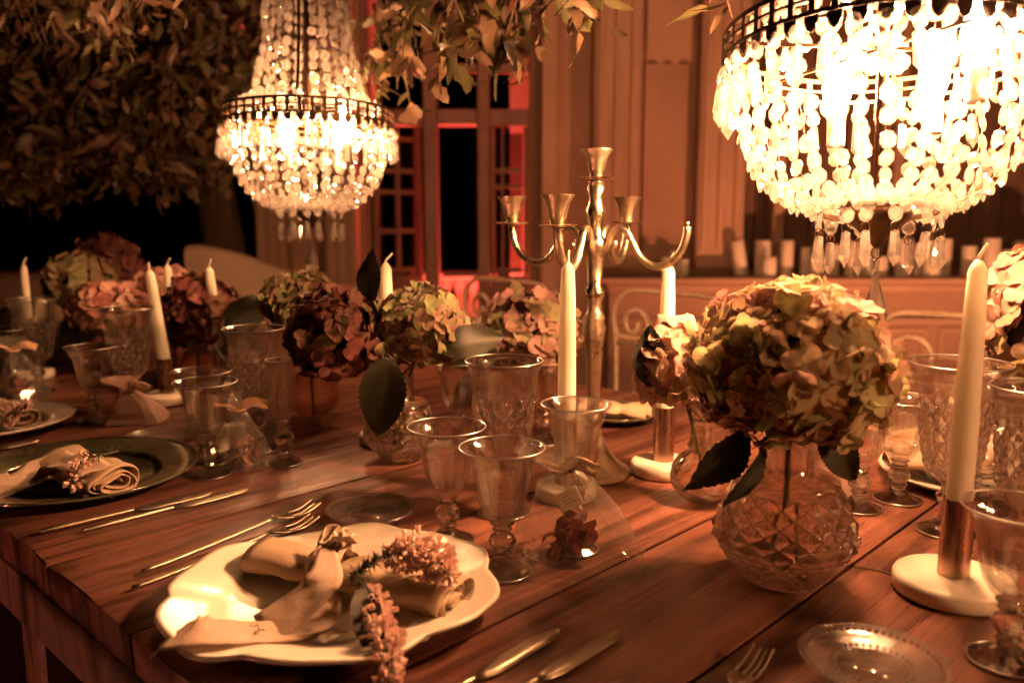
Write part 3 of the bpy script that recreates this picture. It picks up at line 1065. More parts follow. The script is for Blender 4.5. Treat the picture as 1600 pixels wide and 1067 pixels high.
def chandelier(loc, label, tilt, bulbs, rz, bulb_mat=None, nsep=300):
    ch = empty('chandelier', loc, rz, label, 'chandelier', 'crystal basket chandeliers over the table')
    ch.rotation_euler = (tilt[0], tilt[1], 0)
    ch.scale = (1, 1, 1.12)
    mw = Matrix.LocRotScale(ch.location, ch.rotation_euler, None)
    RR = 0.18
    # pierced bronze ring
    rim = B()
    for z0, z1, r0 in ((0.010, 0.015, RR), (-0.001, 0.002, RR), (-0.014, -0.010, RR)):
        rim.lathe([(r0 - 0.002, z0), (r0 + 0.002, z0), (r0 + 0.002, z1), (r0 - 0.002, z1)], 64, closed=True)
    rim.build('ring', MBR, ch, True, sharp=40)
    post = B().box((-0.0035, -0.0015, -0.0102), (0.0035, 0.0015, 0.0102)).mesh('ring_post', MBR, False)
    tabm = B()
    tv = [(-0.0075, 0, 0), (0.0075, 0, 0), (0.0075, 0, -0.007), (0.005, 0, -0.0125), (0, 0, -0.016), (-0.005, 0, -0.0125), (-0.0075, 0, -0.007)]
    tabm.add([(x, -0.0012, z) for x, y, z in tv] + [(x, 0.0012, z) for x, y, z in tv], [tuple(range(7)), tuple(range(13, 6, -1))] + [(i, i + 7, (i + 1) % 7 + 7, (i + 1) % 7) for i in range(7)])
    tab = tabm.mesh('scallop', MBR, False)
    NP = 48
    for i in range(NP):
        a = 2 * PI * i / NP
        m = Matrix.Translation((RR * math.cos(a), RR * math.sin(a), 0)) @ Matrix.Rotation(a + PI / 2, 4, 'Z')
        inst('ring_post', post, ch, mat=m)
        inst('scallop', tab, ch, mat=m @ Matrix.Translation((0, 0, -0.0142)))
    beads = []   # (matrix, )

    def put(p, a, s):
        m = Matrix.Translation(p) @ Matrix.Rotation(a + PI / 2 + R.gauss(0, 0.35), 4, 'Z') @ Matrix.Rotation(R.gauss(0, 0.2), 4, 'X') @ Matrix.Rotation(R.uniform(0, 1), 4, 'Y') @ Matrix.Diagonal((s, s, s)).to_4x4()
        beads.append(m)
    wires = B()

    def strand(prof, a, s0, s1, gap=0.0015, amp=0.0):
        pts = [Vector((r_ * math.cos(a), r_ * math.sin(a), z)) for r_, z in prof]
        P = smooth_path(pts, 10)
        wires.tube(P[::4] + [P[-1]], 0.0005, 4)
        ln = [0.0]
        for p, q in zip(P, P[1:]):
            ln.append(ln[-1] + (q - p).length)
        s = R.uniform(0, 0.006)
        while s < ln[-1]:
            f = s / ln[-1]
            rd = (s0 + (s1 - s0) * f) * R.uniform(0.9, 1.08)
            k = max(i for i in range(len(ln)) if ln[i] <= s)
            put(P[min(k, len(P) - 1)] + Vector((R.gauss(0, 0.0012), R.gauss(0, 0.0012), 0)), a, rd)
            s += rd * 2 + gap
    NB = 33
    for i in range(NB):
        a = 2 * PI * (i + R.uniform(-0.12, 0.12)) / NB
        k = R.uniform(0.97, 1.0)
        strand([(0.168 * k, -0.016), (0.168 * k, -0.048), (0.160 * k, -0.085), (0.142 * k, -0.124), (0.105, -0.156), (0.063, -0.168)], a, 0.0098, 0.0078, 0.003)
    for i in range(25):
        a = 2 * PI * (i + R.uniform(-0.15, 0.15)) / 25
        strand([(0.132, 0.016), (0.115, 0.05), (0.104, 0.09), (0.092, 0.15), (0.086, 0.22), (0.078, 0.32)], a, 0.0105, 0.0088, 0.002)
    for i in range(30):       # swag of beads laid on the ring
        a = 2 * PI * i / 30
        put(Vector((0.150 * math.cos(a), 0.150 * math.sin(a), 0.020)), a, 0.010)
    for i in range(36):       # bead swag around the lower ring
        a = 2 * PI * i / 36
        put(Vector((0.072 * math.cos(a), 0.072 * math.sin(a), -0.1685 + R.uniform(-0.004, 0.004))), a, 0.008)
    # outer fringe: bead, wire, prism
    pr = []
    for i in range(40):
        a = 2 * PI * (i + 0.5) / 40
        d = Vector((math.cos(a), math.sin(a), 0))
        put(d * (RR + 0.003) + Vector((0, 0, -0.028)), a, 0.0085)
        if R.random() < 0.88:
            pr.append((d * (RR + 0.003) + Vector((0, 0, -0.040)), 0.040))
    lower = []
    for i in range(12):
        a = 2 * PI * (i + R.uniform(-0.3, 0.3)) / 12
        d = Vector((math.cos(a), math.sin(a), 0))
        lower.append(d * 0.066)
        put(d * 0.066 + Vector((0, 0, -0.180)), a, 0.0085)
        pr.append((d * 0.066 + Vector((0, 0, -0.196)), 0.036))
        lk = [d * 0.066 + Vector((0.005 * math.cos(t), 0, -0.193 + 0.005 * math.sin(t))) for t in [2 * PI * q / 10 for q in range(10)]]
        B().tube(lk, 0.0007, 5, closed=True).build('link', MBR, ch)
    for p, L in pr:
        wires.tube([p + Vector((0, 0, 0.008)), p], 0.0006, 4)
        inst('prism', SPEAR, ch, mat=Matrix.Translation(p) @ Matrix.Rotation(R.gauss(0, 0.07), 4, 'X') @ Matrix.Rotation(R.gauss(0, 0.07), 4, 'Y') @ Matrix.Rotation(R.uniform(0, 6), 4, 'Z') @ Matrix.Diagonal((L * 0.62, L * 0.62, L)).to_4x4())
    wires.build('wire', MBR, ch)
    # beads: the ones facing the lens first
    cw = cam.location
    beads.sort(key=lambda m: ((mw @ m.translation) - cw).length + (0 if inview(mw @ m.translation) else 10))
    for m in beads[:nsep]:
        inst('bead', BEAD, ch, mat=m)
    rb = B()
    bv = [v.co.copy() for v in BEAD.vertices]
    bf = [tuple(f.vertices) for f in BEAD.polygons]
    for m in beads[nsep:]:
        rb.add(bv, bf, m)
    o = rb.build('bead_strands', MCR, ch, False)
    o['kind'] = 'stuff'
    # bronze lower ring, dish, stem, struts, crown, chain
    B().lathe([(0.062, -0.172), (0.066, -0.172), (0.066, -0.167), (0.062, -0.167)], 40, closed=True).build('lower_ring', MBR, ch, True, sharp=40)
    B().lathe([(0.0, -0.155), (0.03, -0.162), (0.038, -0.172), (0.036, -0.178), (0.024, -0.186), (0.012, -0.196), (0.006, -0.204), (0.0, -0.208)], 24).build('dish', MBR, ch)
    B().tube([(0, 0, -0.155), (0, 0, 0.36)], 0.006, 10).build('stem', MBR, ch)
    for q in range(3):
        a = -PI / 2 + 0.06 + q * 2 * PI / 3
        d = Vector((math.cos(a), math.sin(a), 0))
        B().tube(smooth_path([d * 0.148 + Vector((0, 0, 0.012)), d * 0.122 + Vector((0, 0, 0.06)), d * 0.101 + Vector((0, 0, 0.15)), d * 0.085 + Vector((0, 0, 0.33))], 4), 0.0035, 8).build('strut', MBR, ch)
    for q in range(6):
        a = q * PI / 3
        B().tube([(0.006 * math.cos(a), 0.006 * math.sin(a), -0.0005), (0.1795 * math.cos(a), 0.1795 * math.sin(a), -0.0005)], 0.002, 6).build('spoke', MBR, ch)
    B().lathe([(0.0, 0.36), (0.08, 0.335), (0.092, 0.32), (0.094, 0.30), (0.09, 0.30)], 32).build('crown', MBR, ch, True, sharp=40)
    # drop
    dl = Vector((0, 0, -0.212))
    B().tube([dl + Vector((0.006 * math.cos(t), 0, 0.006 * math.sin(t))) for t in [2 * PI * q / 12 for q in range(12)]], 0.001, 5, closed=True).build('link', MBR, ch)
    B().lathe([(0, -0.217), (0.004, -0.220), (0.0035, -0.228), (0, -0.232)], 8).build('link_bead', MCR, ch, False)
    B().lathe([(0, -0.233), (0.003, -0.236), (0.007, -0.250), (0.0125, -0.266), (0.0145, -0.276), (0.013, -0.285), (0.007, -0.291), (0, -0.293)], 10).build('drop', MCR, ch, False)
    # bulbs on holders
    for (bx_, by_, bz_) in bulbs:
        hb = B().lathe([(0, -0.055), (0.011, -0.055), (0.011, -0.02), (0, -0.02)], 12).build('bulb_holder', MPW, ch, True, loc=(bx_, by_, bz_), sharp=40)
        B().lathe([(0, -0.02), (0.009, -0.019), (0.016, 0.0), (0.0175, 0.012), (0.013, 0.03), (0.005, 0.045), (0, 0.05)], 16).build('bulb', bulb_mat or MBU, hb)
    n = 0
    z = 0.36
    while z < 0.82:
        lk = [Vector((0.008 * math.cos(t), 0, z + 0.014 + 0.016 * math.sin(t))) for t in [2 * PI * q / 10 for q in range(10)]]
        B().tube(lk, 0.0016, 5, closed=True).build('chain_link', MBR, ch, rot=(0, 0, (n % 2) * PI / 2))
        z += 0.026
        n += 1
    return ch


chl = D(483, 187, 1.90)
chr_ = D(1380, 75, 1.04)
chandelier(chl, 'smaller looking crystal chandelier hanging beside the glazed door', (rad(-4), 0, 0), [(0.085, -0.05, -0.03), (-0.06, 0.05, -0.03), (0.05, 0.085, -0.03)], 0, MBU2)
chandelier(chr_, 'glaring crystal chandelier hanging over the candle ledge side', (rad(-9), rad(2), 0), [(0.085, -0.045, -0.01), (-0.02, 0.085, -0.03), (0.085, 0.05, -0.02)], 0)
chandelier(UV(1.0, -0.81, chr_.z), 'added fill light chandelier out beyond the picture edge', (0, 0, 0), [(0.08, -0.04, -0.02), (-0.07, -0.05, -0.02), (0.0, 0.08, -0.02)], 0, MBU3, 0)  # unseen, added as fill for the sides facing the camera


# ------------------------------------------------------------------ candelabrum
def cup(b, c, s=1.0):
    b.lathe([(0.0, 0.0), (0.024 * s, 0.0015), (0.0275 * s, 0.004), (0.024 * s, 0.005), (0.010, 0.004), (0.0105, 0.010), (0.0125, 0.014), (0.0145, 0.024), (0.018, 0.036), (0.023 * s, 0.043), (0.0235 * s, 0.046), (0.020 * s, 0.0455), (0.0145, 0.036), (0.011, 0.02), (0.0, 0.02)], 24, m=Matrix.Translation(c))


cpos = T(925, 738)
cd = empty('candelabrum', cpos, label='tarnished five arm metal candelabrum with empty cups, one arm bare', cat='candelabrum')
ctop = D(917, 232, cpos.y).z - TZ
hub = D(922, 385, cpos.y).z - TZ
armz = D(922, 350, cpos.y).z - TZ
b = B()
b.lathe([(0, 0), (0.062, 0.0), (0.064, 0.004), (0.060, 0.008), (0.052, 0.013), (0.040, 0.022), (0.027, 0.038), (0.018, 0.055), (0.012, 0.072), (0.010, 0.085), (0.0, 0.085)], 40)
b.build('base', MBS, cd)
b = B()
H0 = 0.08
sp = [(0, H0), (0.012, H0), (0.015, H0 + 0.006), (0.009, H0 + 0.014), (0.008, H0 + 0.03), (0.009, H0 + 0.06), (0.012, H0 + 0.13), (0.0155, H0 + 0.155), (0.012, H0 + 0.165), (0.014, H0 + 0.17), (0.010, H0 + 0.18), (0.0085, H0 + 0.195), (0.013, H0 + 0.206), (0.0135, H0 + 0.212), (0.009, H0 + 0.222), (0.012, hub - 0.012), (0.014, hub - 0.002), (0.014, hub + 0.01), (0.010, hub + 0.015), (0.0085, hub + 0.03), (0.011, hub + 0.045), (0.0125, hub + 0.055), (0.009, hub + 0.066), (0.0085, hub + 0.075), (0.0115, hub + 0.088), (0.009, hub + 0.097), (0.010, ctop - 0.05), (0, ctop - 0.049)]
b.lathe([(r_ * 1.22, z_) for r_, z_ in sp], 20)
b.build('stem', MBS, cd)
b = B()
cup(b, Vector((0, 0, ctop - 0.047)), 1.05)
b.build('candle_cup', MBS, cd, sharp=50)
AR = 0.143
for ang, has in ((-27, False), (63, True), (153, True), (243, True)):
    a = rad(ang)
    d = Vector((math.cos(a), math.sin(a), 0))
    zc = armz - 0.003
    pr = [(0.012, hub - 0.006), (0.022, hub + 0.002), (0.026, hub + 0.016), (0.036, hub + 0.027), (0.05, hub + 0.024), (0.061, hub + 0.005), (0.074, hub - 0.016), (0.095, hub - 0.028), (0.119, hub - 0.022), (0.136, hub - 0.003), (AR, zc - 0.012), (AR + 0.001, zc)]
    P = smooth_path([d * r_ + Vector((0, 0, z_)) for r_, z_ in pr], 4)
    B().tube(P, 0.0075, 8, flat=0.8).build('arm', MBS, cd)
    B().lathe([(0, -0.006), (0.007, -0.005), (0.009, 0), (0.007, 0.005), (0, 0.006)], 10, m=Matrix.Translation(d * 0.029 + Vector((0, 0, hub + 0.004))) @ Matrix.Rotation(a, 4, 'Z') @ Matrix.Rotation(PI / 2, 4, 'X')).build('scroll', MBS, cd)
    e = d * (AR + 0.001) + Vector((0, 0, zc))
    if has:
        b = B()
        cup(b, e, 1.0)
        b.build('candle_cup', MBS, cd, sharp=50)
    else:
        B().tube([e, e + Vector((0, 0, 0.008))], 0.0025, 8).build('bare_pin', MBS, cd)


# ------------------------------------------------------------------ taper candles in tube holders on marble discs
def taper(name, p, label, h_tube, h_top, tilt=(0, 0), disc=0.055, rt=0.0165, wick=(0.008, 0.0), rc=0.0135):
    hold = empty('candle_holder', p, label='tube candle holder on a white disc ' + label, cat='candle holder', group='candle holders on the table')
    B().lathe([(0, 0), (disc - 0.003, 0), (disc, 0.003), (disc, 0.016), (disc - 0.002, 0.0195), (disc - 0.006, 0.021), (0, 0.021)], 48).build('disc', MMB, hold, sharp=50)
    B().lathe([(0, 0.0215), (rt, 0.0215), (rt, h_tube), (rt - 0.0015, h_tube + 0.0005), (rt - 0.002, h_tube - 0.02), (0, h_tube - 0.02)], 28).build('tube', MCU, hold, sharp=50)
    c = empty('taper_candle', p + Vector((0, 0, h_tube - 0.0195)), label='pale taper candle ' + label, cat='candle', group='taper candles on the table')
    c.rotation_euler = (tilt[0], tilt[1], 0)
    L = h_top - (h_tube - 0.0195)
    fn = lambda a, z: 1 + 0.012 * math.sin(3 * a + z * 40) + 0.01 * math.sin(2 * a - z * 22)
    B().lathe([(0, 0), (rc, 0.0), (rc, 0.02), (rc * 0.96, L * 0.4), (rc * 0.82, L * 0.8), (rc * 0.70, L - 0.008), (rc * 0.6, L - 0.004), (rc * 0.3, L + 0.003), (0, L + 0.005)], 24, fn=fn).build('wax', MWX, c)
    B().tube(smooth_path([(0, 0, L), (0.0005, 0, L + 0.008), (wick[0] * 0.6, wick[1] * 0.6, L + 0.015), (wick[0], wick[1], L + 0.021)], 3), [0.0025, 0.0022, 0.002, 0.002, 0.0018, 0.0018, 0.0018, 0.0018, 0.0016, 0.0012], 7).build('wick', MWX, c)
    return hold, c


def hgt(px, py, p):
    return D(px, py, p.y).z - TZ


def htap(px, base, ytube, ytop, label, **kw):
    p = T(px, base)
    return taper('x', p, label, hgt(px, ytube, p), hgt(px, ytop, p), **kw)


htap(1487, 924, 778, 412, 'beside the cut glass vase and bread plate', disc=0.062)
htap(1036, 738, 635, 416, 'beside the round bottle vase', disc=0.052)
htap(884, 775, 652, 414, 'before the candelabrum', disc=0.045, wick=(0.001, 0))
htap(609, 690, 600, 414, 'standing up behind the green hydrangea', disc=0.055, wick=(0.012, 0))
htap(262, 628, 560, 424, 'leaning between the dark and pink hydrangeas', disc=0.05, tilt=(0, rad(-6)), wick=(0.002, 0))
htap(346, 606, 545, 420, 'peeping out over the dark hydrangea', disc=0.05, tilt=(0, rad(-4)))
htap(272, 588, 530, 416, 'farthest along the table between the pink hydrangeas', disc=0.05)
htap(52, 590, 525, 416, 'standing alone at the far end', disc=0.05, rc=0.0105, rt=0.013)


# ------------------------------------------------------------------ glassware
def wine_parts(h=0.15, rr=0.045):
    k = h / 0.15
    s = rr / 0.045
    stem = [(0, 0.004), (0.0, 0.0), (0.031 * s, 0.0), (0.0325 * s, 0.0012), (0.0325 * s, 0.0025), (0.025 * s, 0.006), (0.015 * s, 0.012), (0.010, 0.017), (0.0085, 0.020), (0.012, 0.0235), (0.009, 0.027), (0.0145, 0.033), (0.0165, 0.039), (0.0135, 0.045), (0.008, 0.049), (0.012, 0.0525), (0.010, 0.056), (0.014 * s, 0.060), (0, 0.0605)]
    bowl = [(0.0, 0.061), (0.011 * s, 0.0612), (0.017 * s, 0.066), (0.0235 * s, 0.077), (0.0275 * s, 0.092), (0.0305 * s, 0.110), (0.035 * s, 0.130), (0.041 * s, 0.142), (0.0475 * s, 0.150), (0.0482 * s, 0.1505), (0.0468 * s, 0.1502), (0.040 * s, 0.142), (0.0338 * s, 0.130), (0.0291 * s, 0.110), (0.026 * s, 0.092), (0.0215 * s, 0.078), (0.013 * s, 0.069), (0, 0.067)]
    return [(r_, z * k) for r_, z in stem], [(r_, z * k) for r_, z in bowl]


def mk_wine(nm, h, rr, flute=False):
    st, bo = wine_parts(h, rr)
    if flute:
        bo = [(0.0, 0.061 * h / .15), (0.010, 0.0625 * h / .15), (0.017, 0.074 * h / .15), (0.0215, 0.092 * h / .15), (0.0225, 0.12 * h / .15), (0.0235, h - 0.001), (0.0242, h), (0.0228, h - 0.0005), (0.0215, 0.12 * h / .15), (0.0203, 0.092 * h / .15), (0.0155, 0.076 * h / .15), (0, 0.068 * h / .15)]
    fn = lambda a, z: 1 + (0.022 * math.cos(12 * a) if z < 0.014 else 0.0)
    fb = lambda a, z: 1 + 0.045 * math.cos(10 * a) * max(0, 1 - abs(z / h - 0.6) * 3.2)
    rl = max(r_ for r_, z_ in bo) - 0.0003
    return B().lathe(st, 14, fn=fn).mesh('stem', MGS, False), B().lathe(bo, 60, fn=fb).mesh('bowl', MGB), B().tube([(rl * math.cos(2 * PI * i / 48), rl * math.sin(2 * PI * i / 48), h + 0.0004) for i in range(48)], 0.0010, 6, closed=True).mesh('rim', MRIM), B().tube([(0.0328 * rr / 0.045 * math.cos(2 * PI * i / 40), 0.0328 * rr / 0.045 * math.sin(2 * PI * i / 40), 0.002) for i in range(40)], 0.0011, 6, closed=True).mesh('foot_rim', MRIM)


def cut_surface(b, rf, z0, z1, n, rows, h, m=None):
    """lattice of raised diamonds between z0 and z1 on the radius function rf"""
    zs = [z0 + (z1 - z0) * k / rows for k in range(rows + 1)]

    def P(k, j, extra=0.0):
        z = zs[k]
        a = 2 * PI * (j + 0.5 * (k % 2)) / n
        r_ = rf(z) + extra
        return (r_ * math.cos(a), r_ * math.sin(a), z)
    vs, fs, idx = [], [], {}

    def vi(k, j):
        key = (k, j % n)
        if key not in idx:
            idx[key] = len(vs)
            vs.append(P(k, j % n))
        return idx[key]
    for k in range(rows - 1):
        for j in range(n):
            jl = j - 1 if k % 2 == 0 else j
            A, Bq, C, E = vi(k, j), vi(k + 1, jl), vi(k + 1, jl + 1), vi(k + 2, j)
            z = zs[k + 1]
            a = 2 * PI * (j + 0.5 * (k % 2)) / n
            r_ = rf(z) + h
            c = len(vs)
            vs.append((r_ * math.cos(a), r_ * math.sin(a), z))
            fs += [(A, C, c), (C, E, c), (E, Bq, c), (Bq, A, c)]
    for j in range(n):
        fs.append((vi(0, j), vi(0, j + 1), vi(1, j)))
        k = rows - 1
        jl = j if rows % 2 == 0 else j
        if rows % 2 == 0:
            fs.append((vi(rows, j), vi(rows - 1, j), vi(rows, j + 1)))
        else:
            fs.append((vi(rows, j), vi(rows - 1, j + 1), vi(rows, j + 1)))
    b.add(vs, fs, m)


def cut_lines(rf, z0, z1, n, rows, wd):
    """the bright ridges between the cut diamonds"""
    b = B()
    zs = [z0 + (z1 - z0) * k / rows for k in range(rows + 1)]
    for j in range(n):
        for s_ in (-1, 1):
            pts = []
            for k in range(rows + 1):
                a = 2 * PI * (j + s_ * 0.5 * k) / n
                r_ = rf(zs[k]) + 0.0004
                pts.append((r_ * math.cos(a), r_ * math.sin(a), zs[k]))
            b.tube(pts, wd, 5)
    return b


def mk_goblet(h, rr):
    """tall cut goblet: footed stem, bowl with diamonds below a plain flared lip"""
    st = [(0, 0.0), (0.034, 0.0), (0.036, 0.0015), (0.035, 0.003), (0.024, 0.008), (0.013, 0.016), (0.0095, 0.026), (0.0095, 0.036), (0.015, 0.042), (0.016, 0.047), (0.011, 0.052), (0.010, 0.060), (0.016, 0.066), (0, 0.067)]
    k = h / 0.215
    st = [(r_, z * k) for r_, z in st]
    tab = [(0.0665 * k, 0.016), (0.080 * k, 0.030), (0.105 * k, 0.036), (0.14 * k, 0.0405), (0.17 * k, 0.0435), (0.195 * k, rr * 0.92), (0.209 * k, rr), (h, rr * 1.06)]
    rf = lambda z: interp(tab, z)
    cb = B()
    cut_surface(cb, rf, 0.078 * k, 0.168 * k, 16, 8, 0.0034)
    cut = cb.mesh('cut_band', MGC, False)
    lines = cut_lines(rf, 0.078 * k, 0.168 * k, 16, 8, 0.0005).mesh('cut_line', MLIN)
    zs = [0.0668 * k, 0.072 * k, 0.0775 * k]
    lo = [(0, zs[0])] + [(rf(z), z) for z in zs]
    up = [0.1685 * k + (h - 0.1685 * k) * q / 6 for q in range(7)]
    lip = [(rf(z) + 0.0005, z) for z in up] + [(rf(h) - 0.0012, h - 0.0002)] + [(rf(z) - 0.003, z) for z in up[::-1][1:]] + [(rf(0.14 * k) - 0.003, 0.14 * k), (rf(0.10 * k) - 0.004, 0.10 * k), (0.012, 0.076 * k), (0, 0.075 * k)]
    fn = lambda a, z: 1 + (0.03 * abs(math.cos(8 * a)) if z < 0.012 else 0.0)
    rl = rf(h) - 0.0004
    return B().lathe(st, 16, fn=fn).mesh('stem', MGS, False), cut, lines, B().lathe(lip, 40).mesh('bowl', MGB), B().lathe(lo, 16).mesh('bowl_base', MGS, False), B().tube([(rl * math.cos(2 * PI * i / 48), rl * math.sin(2 * PI * i / 48), h + 0.0003) for i in range(48)], 0.0011, 6, closed=True).mesh('rim', MRIM), B().tube([(0.036 * math.cos(2 * PI * i / 40), 0.036 * math.sin(2 * PI * i / 40), 0.002) for i in range(40)], 0.0011, 6, closed=True).mesh('foot_rim', MRIM)


WINE = mk_wine('wine', 0.150, 0.046)
WINE2 = mk_wine('wine', 0.185, 0.040)
FLUTE = mk_wine('flute', 0.175, 0.04, True)
GOB = mk_goblet(0.215, 0.050)
GOBL = mk_goblet(0.225, 0.058)


def glass(kind, px, py, label, rz=0.0):
    p = T(px, py)
    nm, cat, ms = {'w': ('wine_glass', 'wine glass', WINE), 'w2': ('wine_glass', 'wine glass', WINE2), 'f': ('flute_glass', 'glass', FLUTE), 'g': ('cut_goblet', 'goblet', GOB), 'G': ('cut_goblet', 'goblet', GOBL)}[kind]
    o = empty(nm, p, R.uniform(0, 6), label, cat, {'w': 'plain wine glasses', 'w2': 'plain wine glasses', 'f': 'flute glasses', 'g': 'cut goblets', 'G': 'cut goblets'}[kind])
    for me in ms:
        inst(me.name.split('.')[0], me, o)
    return o


glass('w', 785, 893, 'plain stemmed wine glass nearest the spiral end of the rolled napkin')
glass('w', 700, 845, 'plain stemmed wine glass just behind the bread plate and front glass')
glass('g', 788, 800, 'tall cut goblet standing behind the two front wine glasses')
glass('w2', 898, 858, 'tall plain glass standing behind the cellophane favour with a tag')
glass('w', 322, 716, 'plain wine glass, the farther of the pair by the green plate')
glass('w', 328, 741, 'plain wine glass, the nearer of the pair by the green plate')
glass('g', 405, 702, 'tall cut goblet behind the slim favour bag left of the round dark vase')
glass('f', 445, 724, 'slim flute glass right of the small favour bag')
glass('w', 150, 658, 'plain wine glass between the white plate and the crumpled pale favour')
glass('g', 208, 640, 'tall cut goblet right behind the crumpled pale favour')
glass('g', 62, 612, 'tall cut goblet with a bright lip at the far end of the table')
glass('w', 16, 616, 'plain wine glass at the outer far end of the table')
glass('w', 1340, 793, 'plain wine glass half hidden by the big hydrangea leaf')
glass('w', 1402, 780, 'plain wine glass between the big hydrangea and the tall thick candle')
glass('G', 1478, 830, 'wide cut goblet behind the tall thick candle')
glass('w', 1535, 800, 'plain wine glass before the white plates right of the thick candle')
glass('g', 1600, 880, 'tall cut goblet cut off by the edge of the picture')
glass('w', 1572, 1032, 'plain wine glass in front of the marble candle disc')
glass('w', 850, 690, 'plain wine glass behind the candle that stands before the candelabrum')
glass('w', 715, 692, 'plain wine glass under the green hydrangea behind the cut goblet')


# ------------------------------------------------------------------ plates
def mk_bread():
    b = B()
    b.lathe([(0, 0.004), (0.028, 0.004), (0.031, 0.0055), (0.05, 0.008), (0.060, 0.013), (0.062, 0.0145), (0.0605, 0.0125), (0.05, 0.005), (0.032, 0.001), (0, 0.001)], 48)
    bd = []
    for r_, z, n, s in ((0.0555, 0.0115, 56, 0.0021), (0.0335, 0.0072, 36, 0.0018)):
        q = B()
        for i in range(n):
            a = 2 * PI * i / n
            q.lathe([(0, s), (s * 0.8, s * 0.55), (s, 0), (s * 0.7, -s * 0.7), (0, -s)], 6, m=Matrix.Translation((r_ * math.cos(a), r_ * math.sin(a), z)))
        bd.append(q.mesh('beaded_rim', MGC))
    return b.mesh('dish', thin_glass('dish_glass', lo=0.18, hi=0.85, rough=0.16, bump=0.3, haze=0.08)), bd


BREAD = mk_bread()
for px, py, s, lb in ((580, 808, 1.0, 'small beaded glass bread plate beyond the scalloped white plate'), (250, 690, 0.98, 'small beaded glass bread plate beyond the green plate'), (1362, 1048, 1.06, 'small beaded glass bread plate at the bottom below the marble disc')):
    o = empty('bread_plate', T(px, py), label=lb, cat='plate', group='beaded glass bread plates')
    o.scale = (s, s, s)
    inst('dish', BREAD[0], o)
    for q in BREAD[1]:
        inst('beaded_rim', q, o)

# scalloped white charger
pp = T(524, 950)
pl = empty('charger_plate', pp, rad(20), 'white scalloped china charger plate holding the beribboned napkin roll', 'plate')
RP = 0.170


def scal(a):
    s = abs(math.sin(3 * a + 0.4))
    return 1.01 - 0.055 * (1 - s) ** 1.6 - 0.02 * (1 + math.cos(12 * a + 1.6)) * 0.5


tabp = [(0, 0.004), (0.30, 0.0042), (0.58, 0.006), (0.66, 0.010), (0.72, 0.015), (0.80, 0.0185), (0.9, 0.0215), (0.97, 0.0245), (1.0, 0.0255)]
b = B()
rows = []
for (q, z) in tabp[1:]:
    rows.append([(RP * q * (1 + (scal(2 * PI * i / 96) - 1) * max(0, (q - 0.5) * 2)) * math.cos(2 * PI * i / 96) * 1.04, RP * q * (1 + (scal(2 * PI * i / 96) - 1) * max(0, (q - 0.5) * 2)) * math.sin(2 * PI * i / 96) * 0.98, z + (0.0035 * math.sin(12 * PI * i / 96 + 1) + 0.002 * math.sin(6 * PI * i / 96)) * max(0, q - 0.6) * 2.5) for i in range(96)])
b.grid(rows, wrap=True)
c0 = len(b.v)
b.v.append(Vector((0, 0, 0.004)))
b.f += [(c0, (i + 1) % 96, i) for i in range(96)]
o = b.build('plate_body', MPW, pl, True)
md = o.modifiers.new('thickness', 'SOLIDIFY')
md.thickness = 0.0045
md.offset = -1
for a0 in (0.35, 1.95, 3.5, 5.05):
    r_ = RP * 0.93 * scal(a0)
    sw = B()
    for s_ in (-1, 1):
        pts = []
        for k in range(14):
            t = k / 13
            aa = a0 + s_ * (0.03 + 0.10 * t)
            rr_ = r_ + 0.006 * math.sin(t * 5)
            pts.append((rr_ * math.cos(aa) * 1.04, rr_ * math.sin(aa) * 0.98, 0.0238 + 0.001 * math.sin(t * 4)))
        sw.tube(pts, [0.0035 - 0.0022 * k / 13 for k in range(14)], 6)
    sw.build('relief_scroll', MPW, pl)

for px, py, r_, mt, rz, nm, lb in ((124, 747, 0.176, MPG, 0, 'dinner_plate', 'dark green glazed dinner plate under a rolled napkin'), (-22, 668, 0.155, MPW, 0, 'dinner_plate', 'white dinner plate with a napkin roll cut off by the picture edge'),
                                   (1520, 752, 0.135, MPW, 0, 'dinner_plate', 'white dinner plate under another beside the wide cut goblet'), (962, 655, 0.085, MPG, 0, 'dinner_plate', 'dark rimmed plate with a napkin roll behind the candelabrum')):
    o = empty(nm, T(px, py), 0, lb, 'plate', 'round dinner plates')
    fn = lambda a, z: 1 + 0.006 * math.sin(3 * a + 1) + 0.004 * math.sin(7 * a)
    B().lathe([(0, 0.005), (r_ * 0.62, 0.006), (r_ * 0.72, 0.011), (r_ * 0.8, 0.014), (r_ * 0.97, 0.0185), (r_, 0.0185), (r_ * 1.002, 0.0165), (r_ * 0.97, 0.014), (r_ * 0.7, 0.005), (r_ * 0.6, 0.0), (0, 0.0)], 64, fn=fn).build('plate_body', mt, o)
    B().tube([(r_ * math.cos(2 * PI * i / 64), r_ * math.sin(2 * PI * i / 64), 0.0187) for i in range(64)], 0.0018, 6, closed=True).build('rim', mt, o)
o = empty('dinner_plate', T(1500, 742) + Vector((0.01, 0.02, 0.021)), 0, 'upper white plate stacked beside the wide cut goblet', 'plate', 'round dinner plates')
B().lathe([(0, 0.004), (0.075, 0.005), (0.088, 0.011), (0.115, 0.017), (0.118, 0.0165), (0.09, 0.006), (0.075, 0.0), (0, 0.0)], 56).build('plate_body', MPW, o)
B().tube([(0.117 * math.cos(2 * PI * i / 64), 0.117 * math.sin(2 * PI * i / 64), 0.0172) for i in range(64)], 0.0016, 6, closed=True).build('rim', MPW, o)


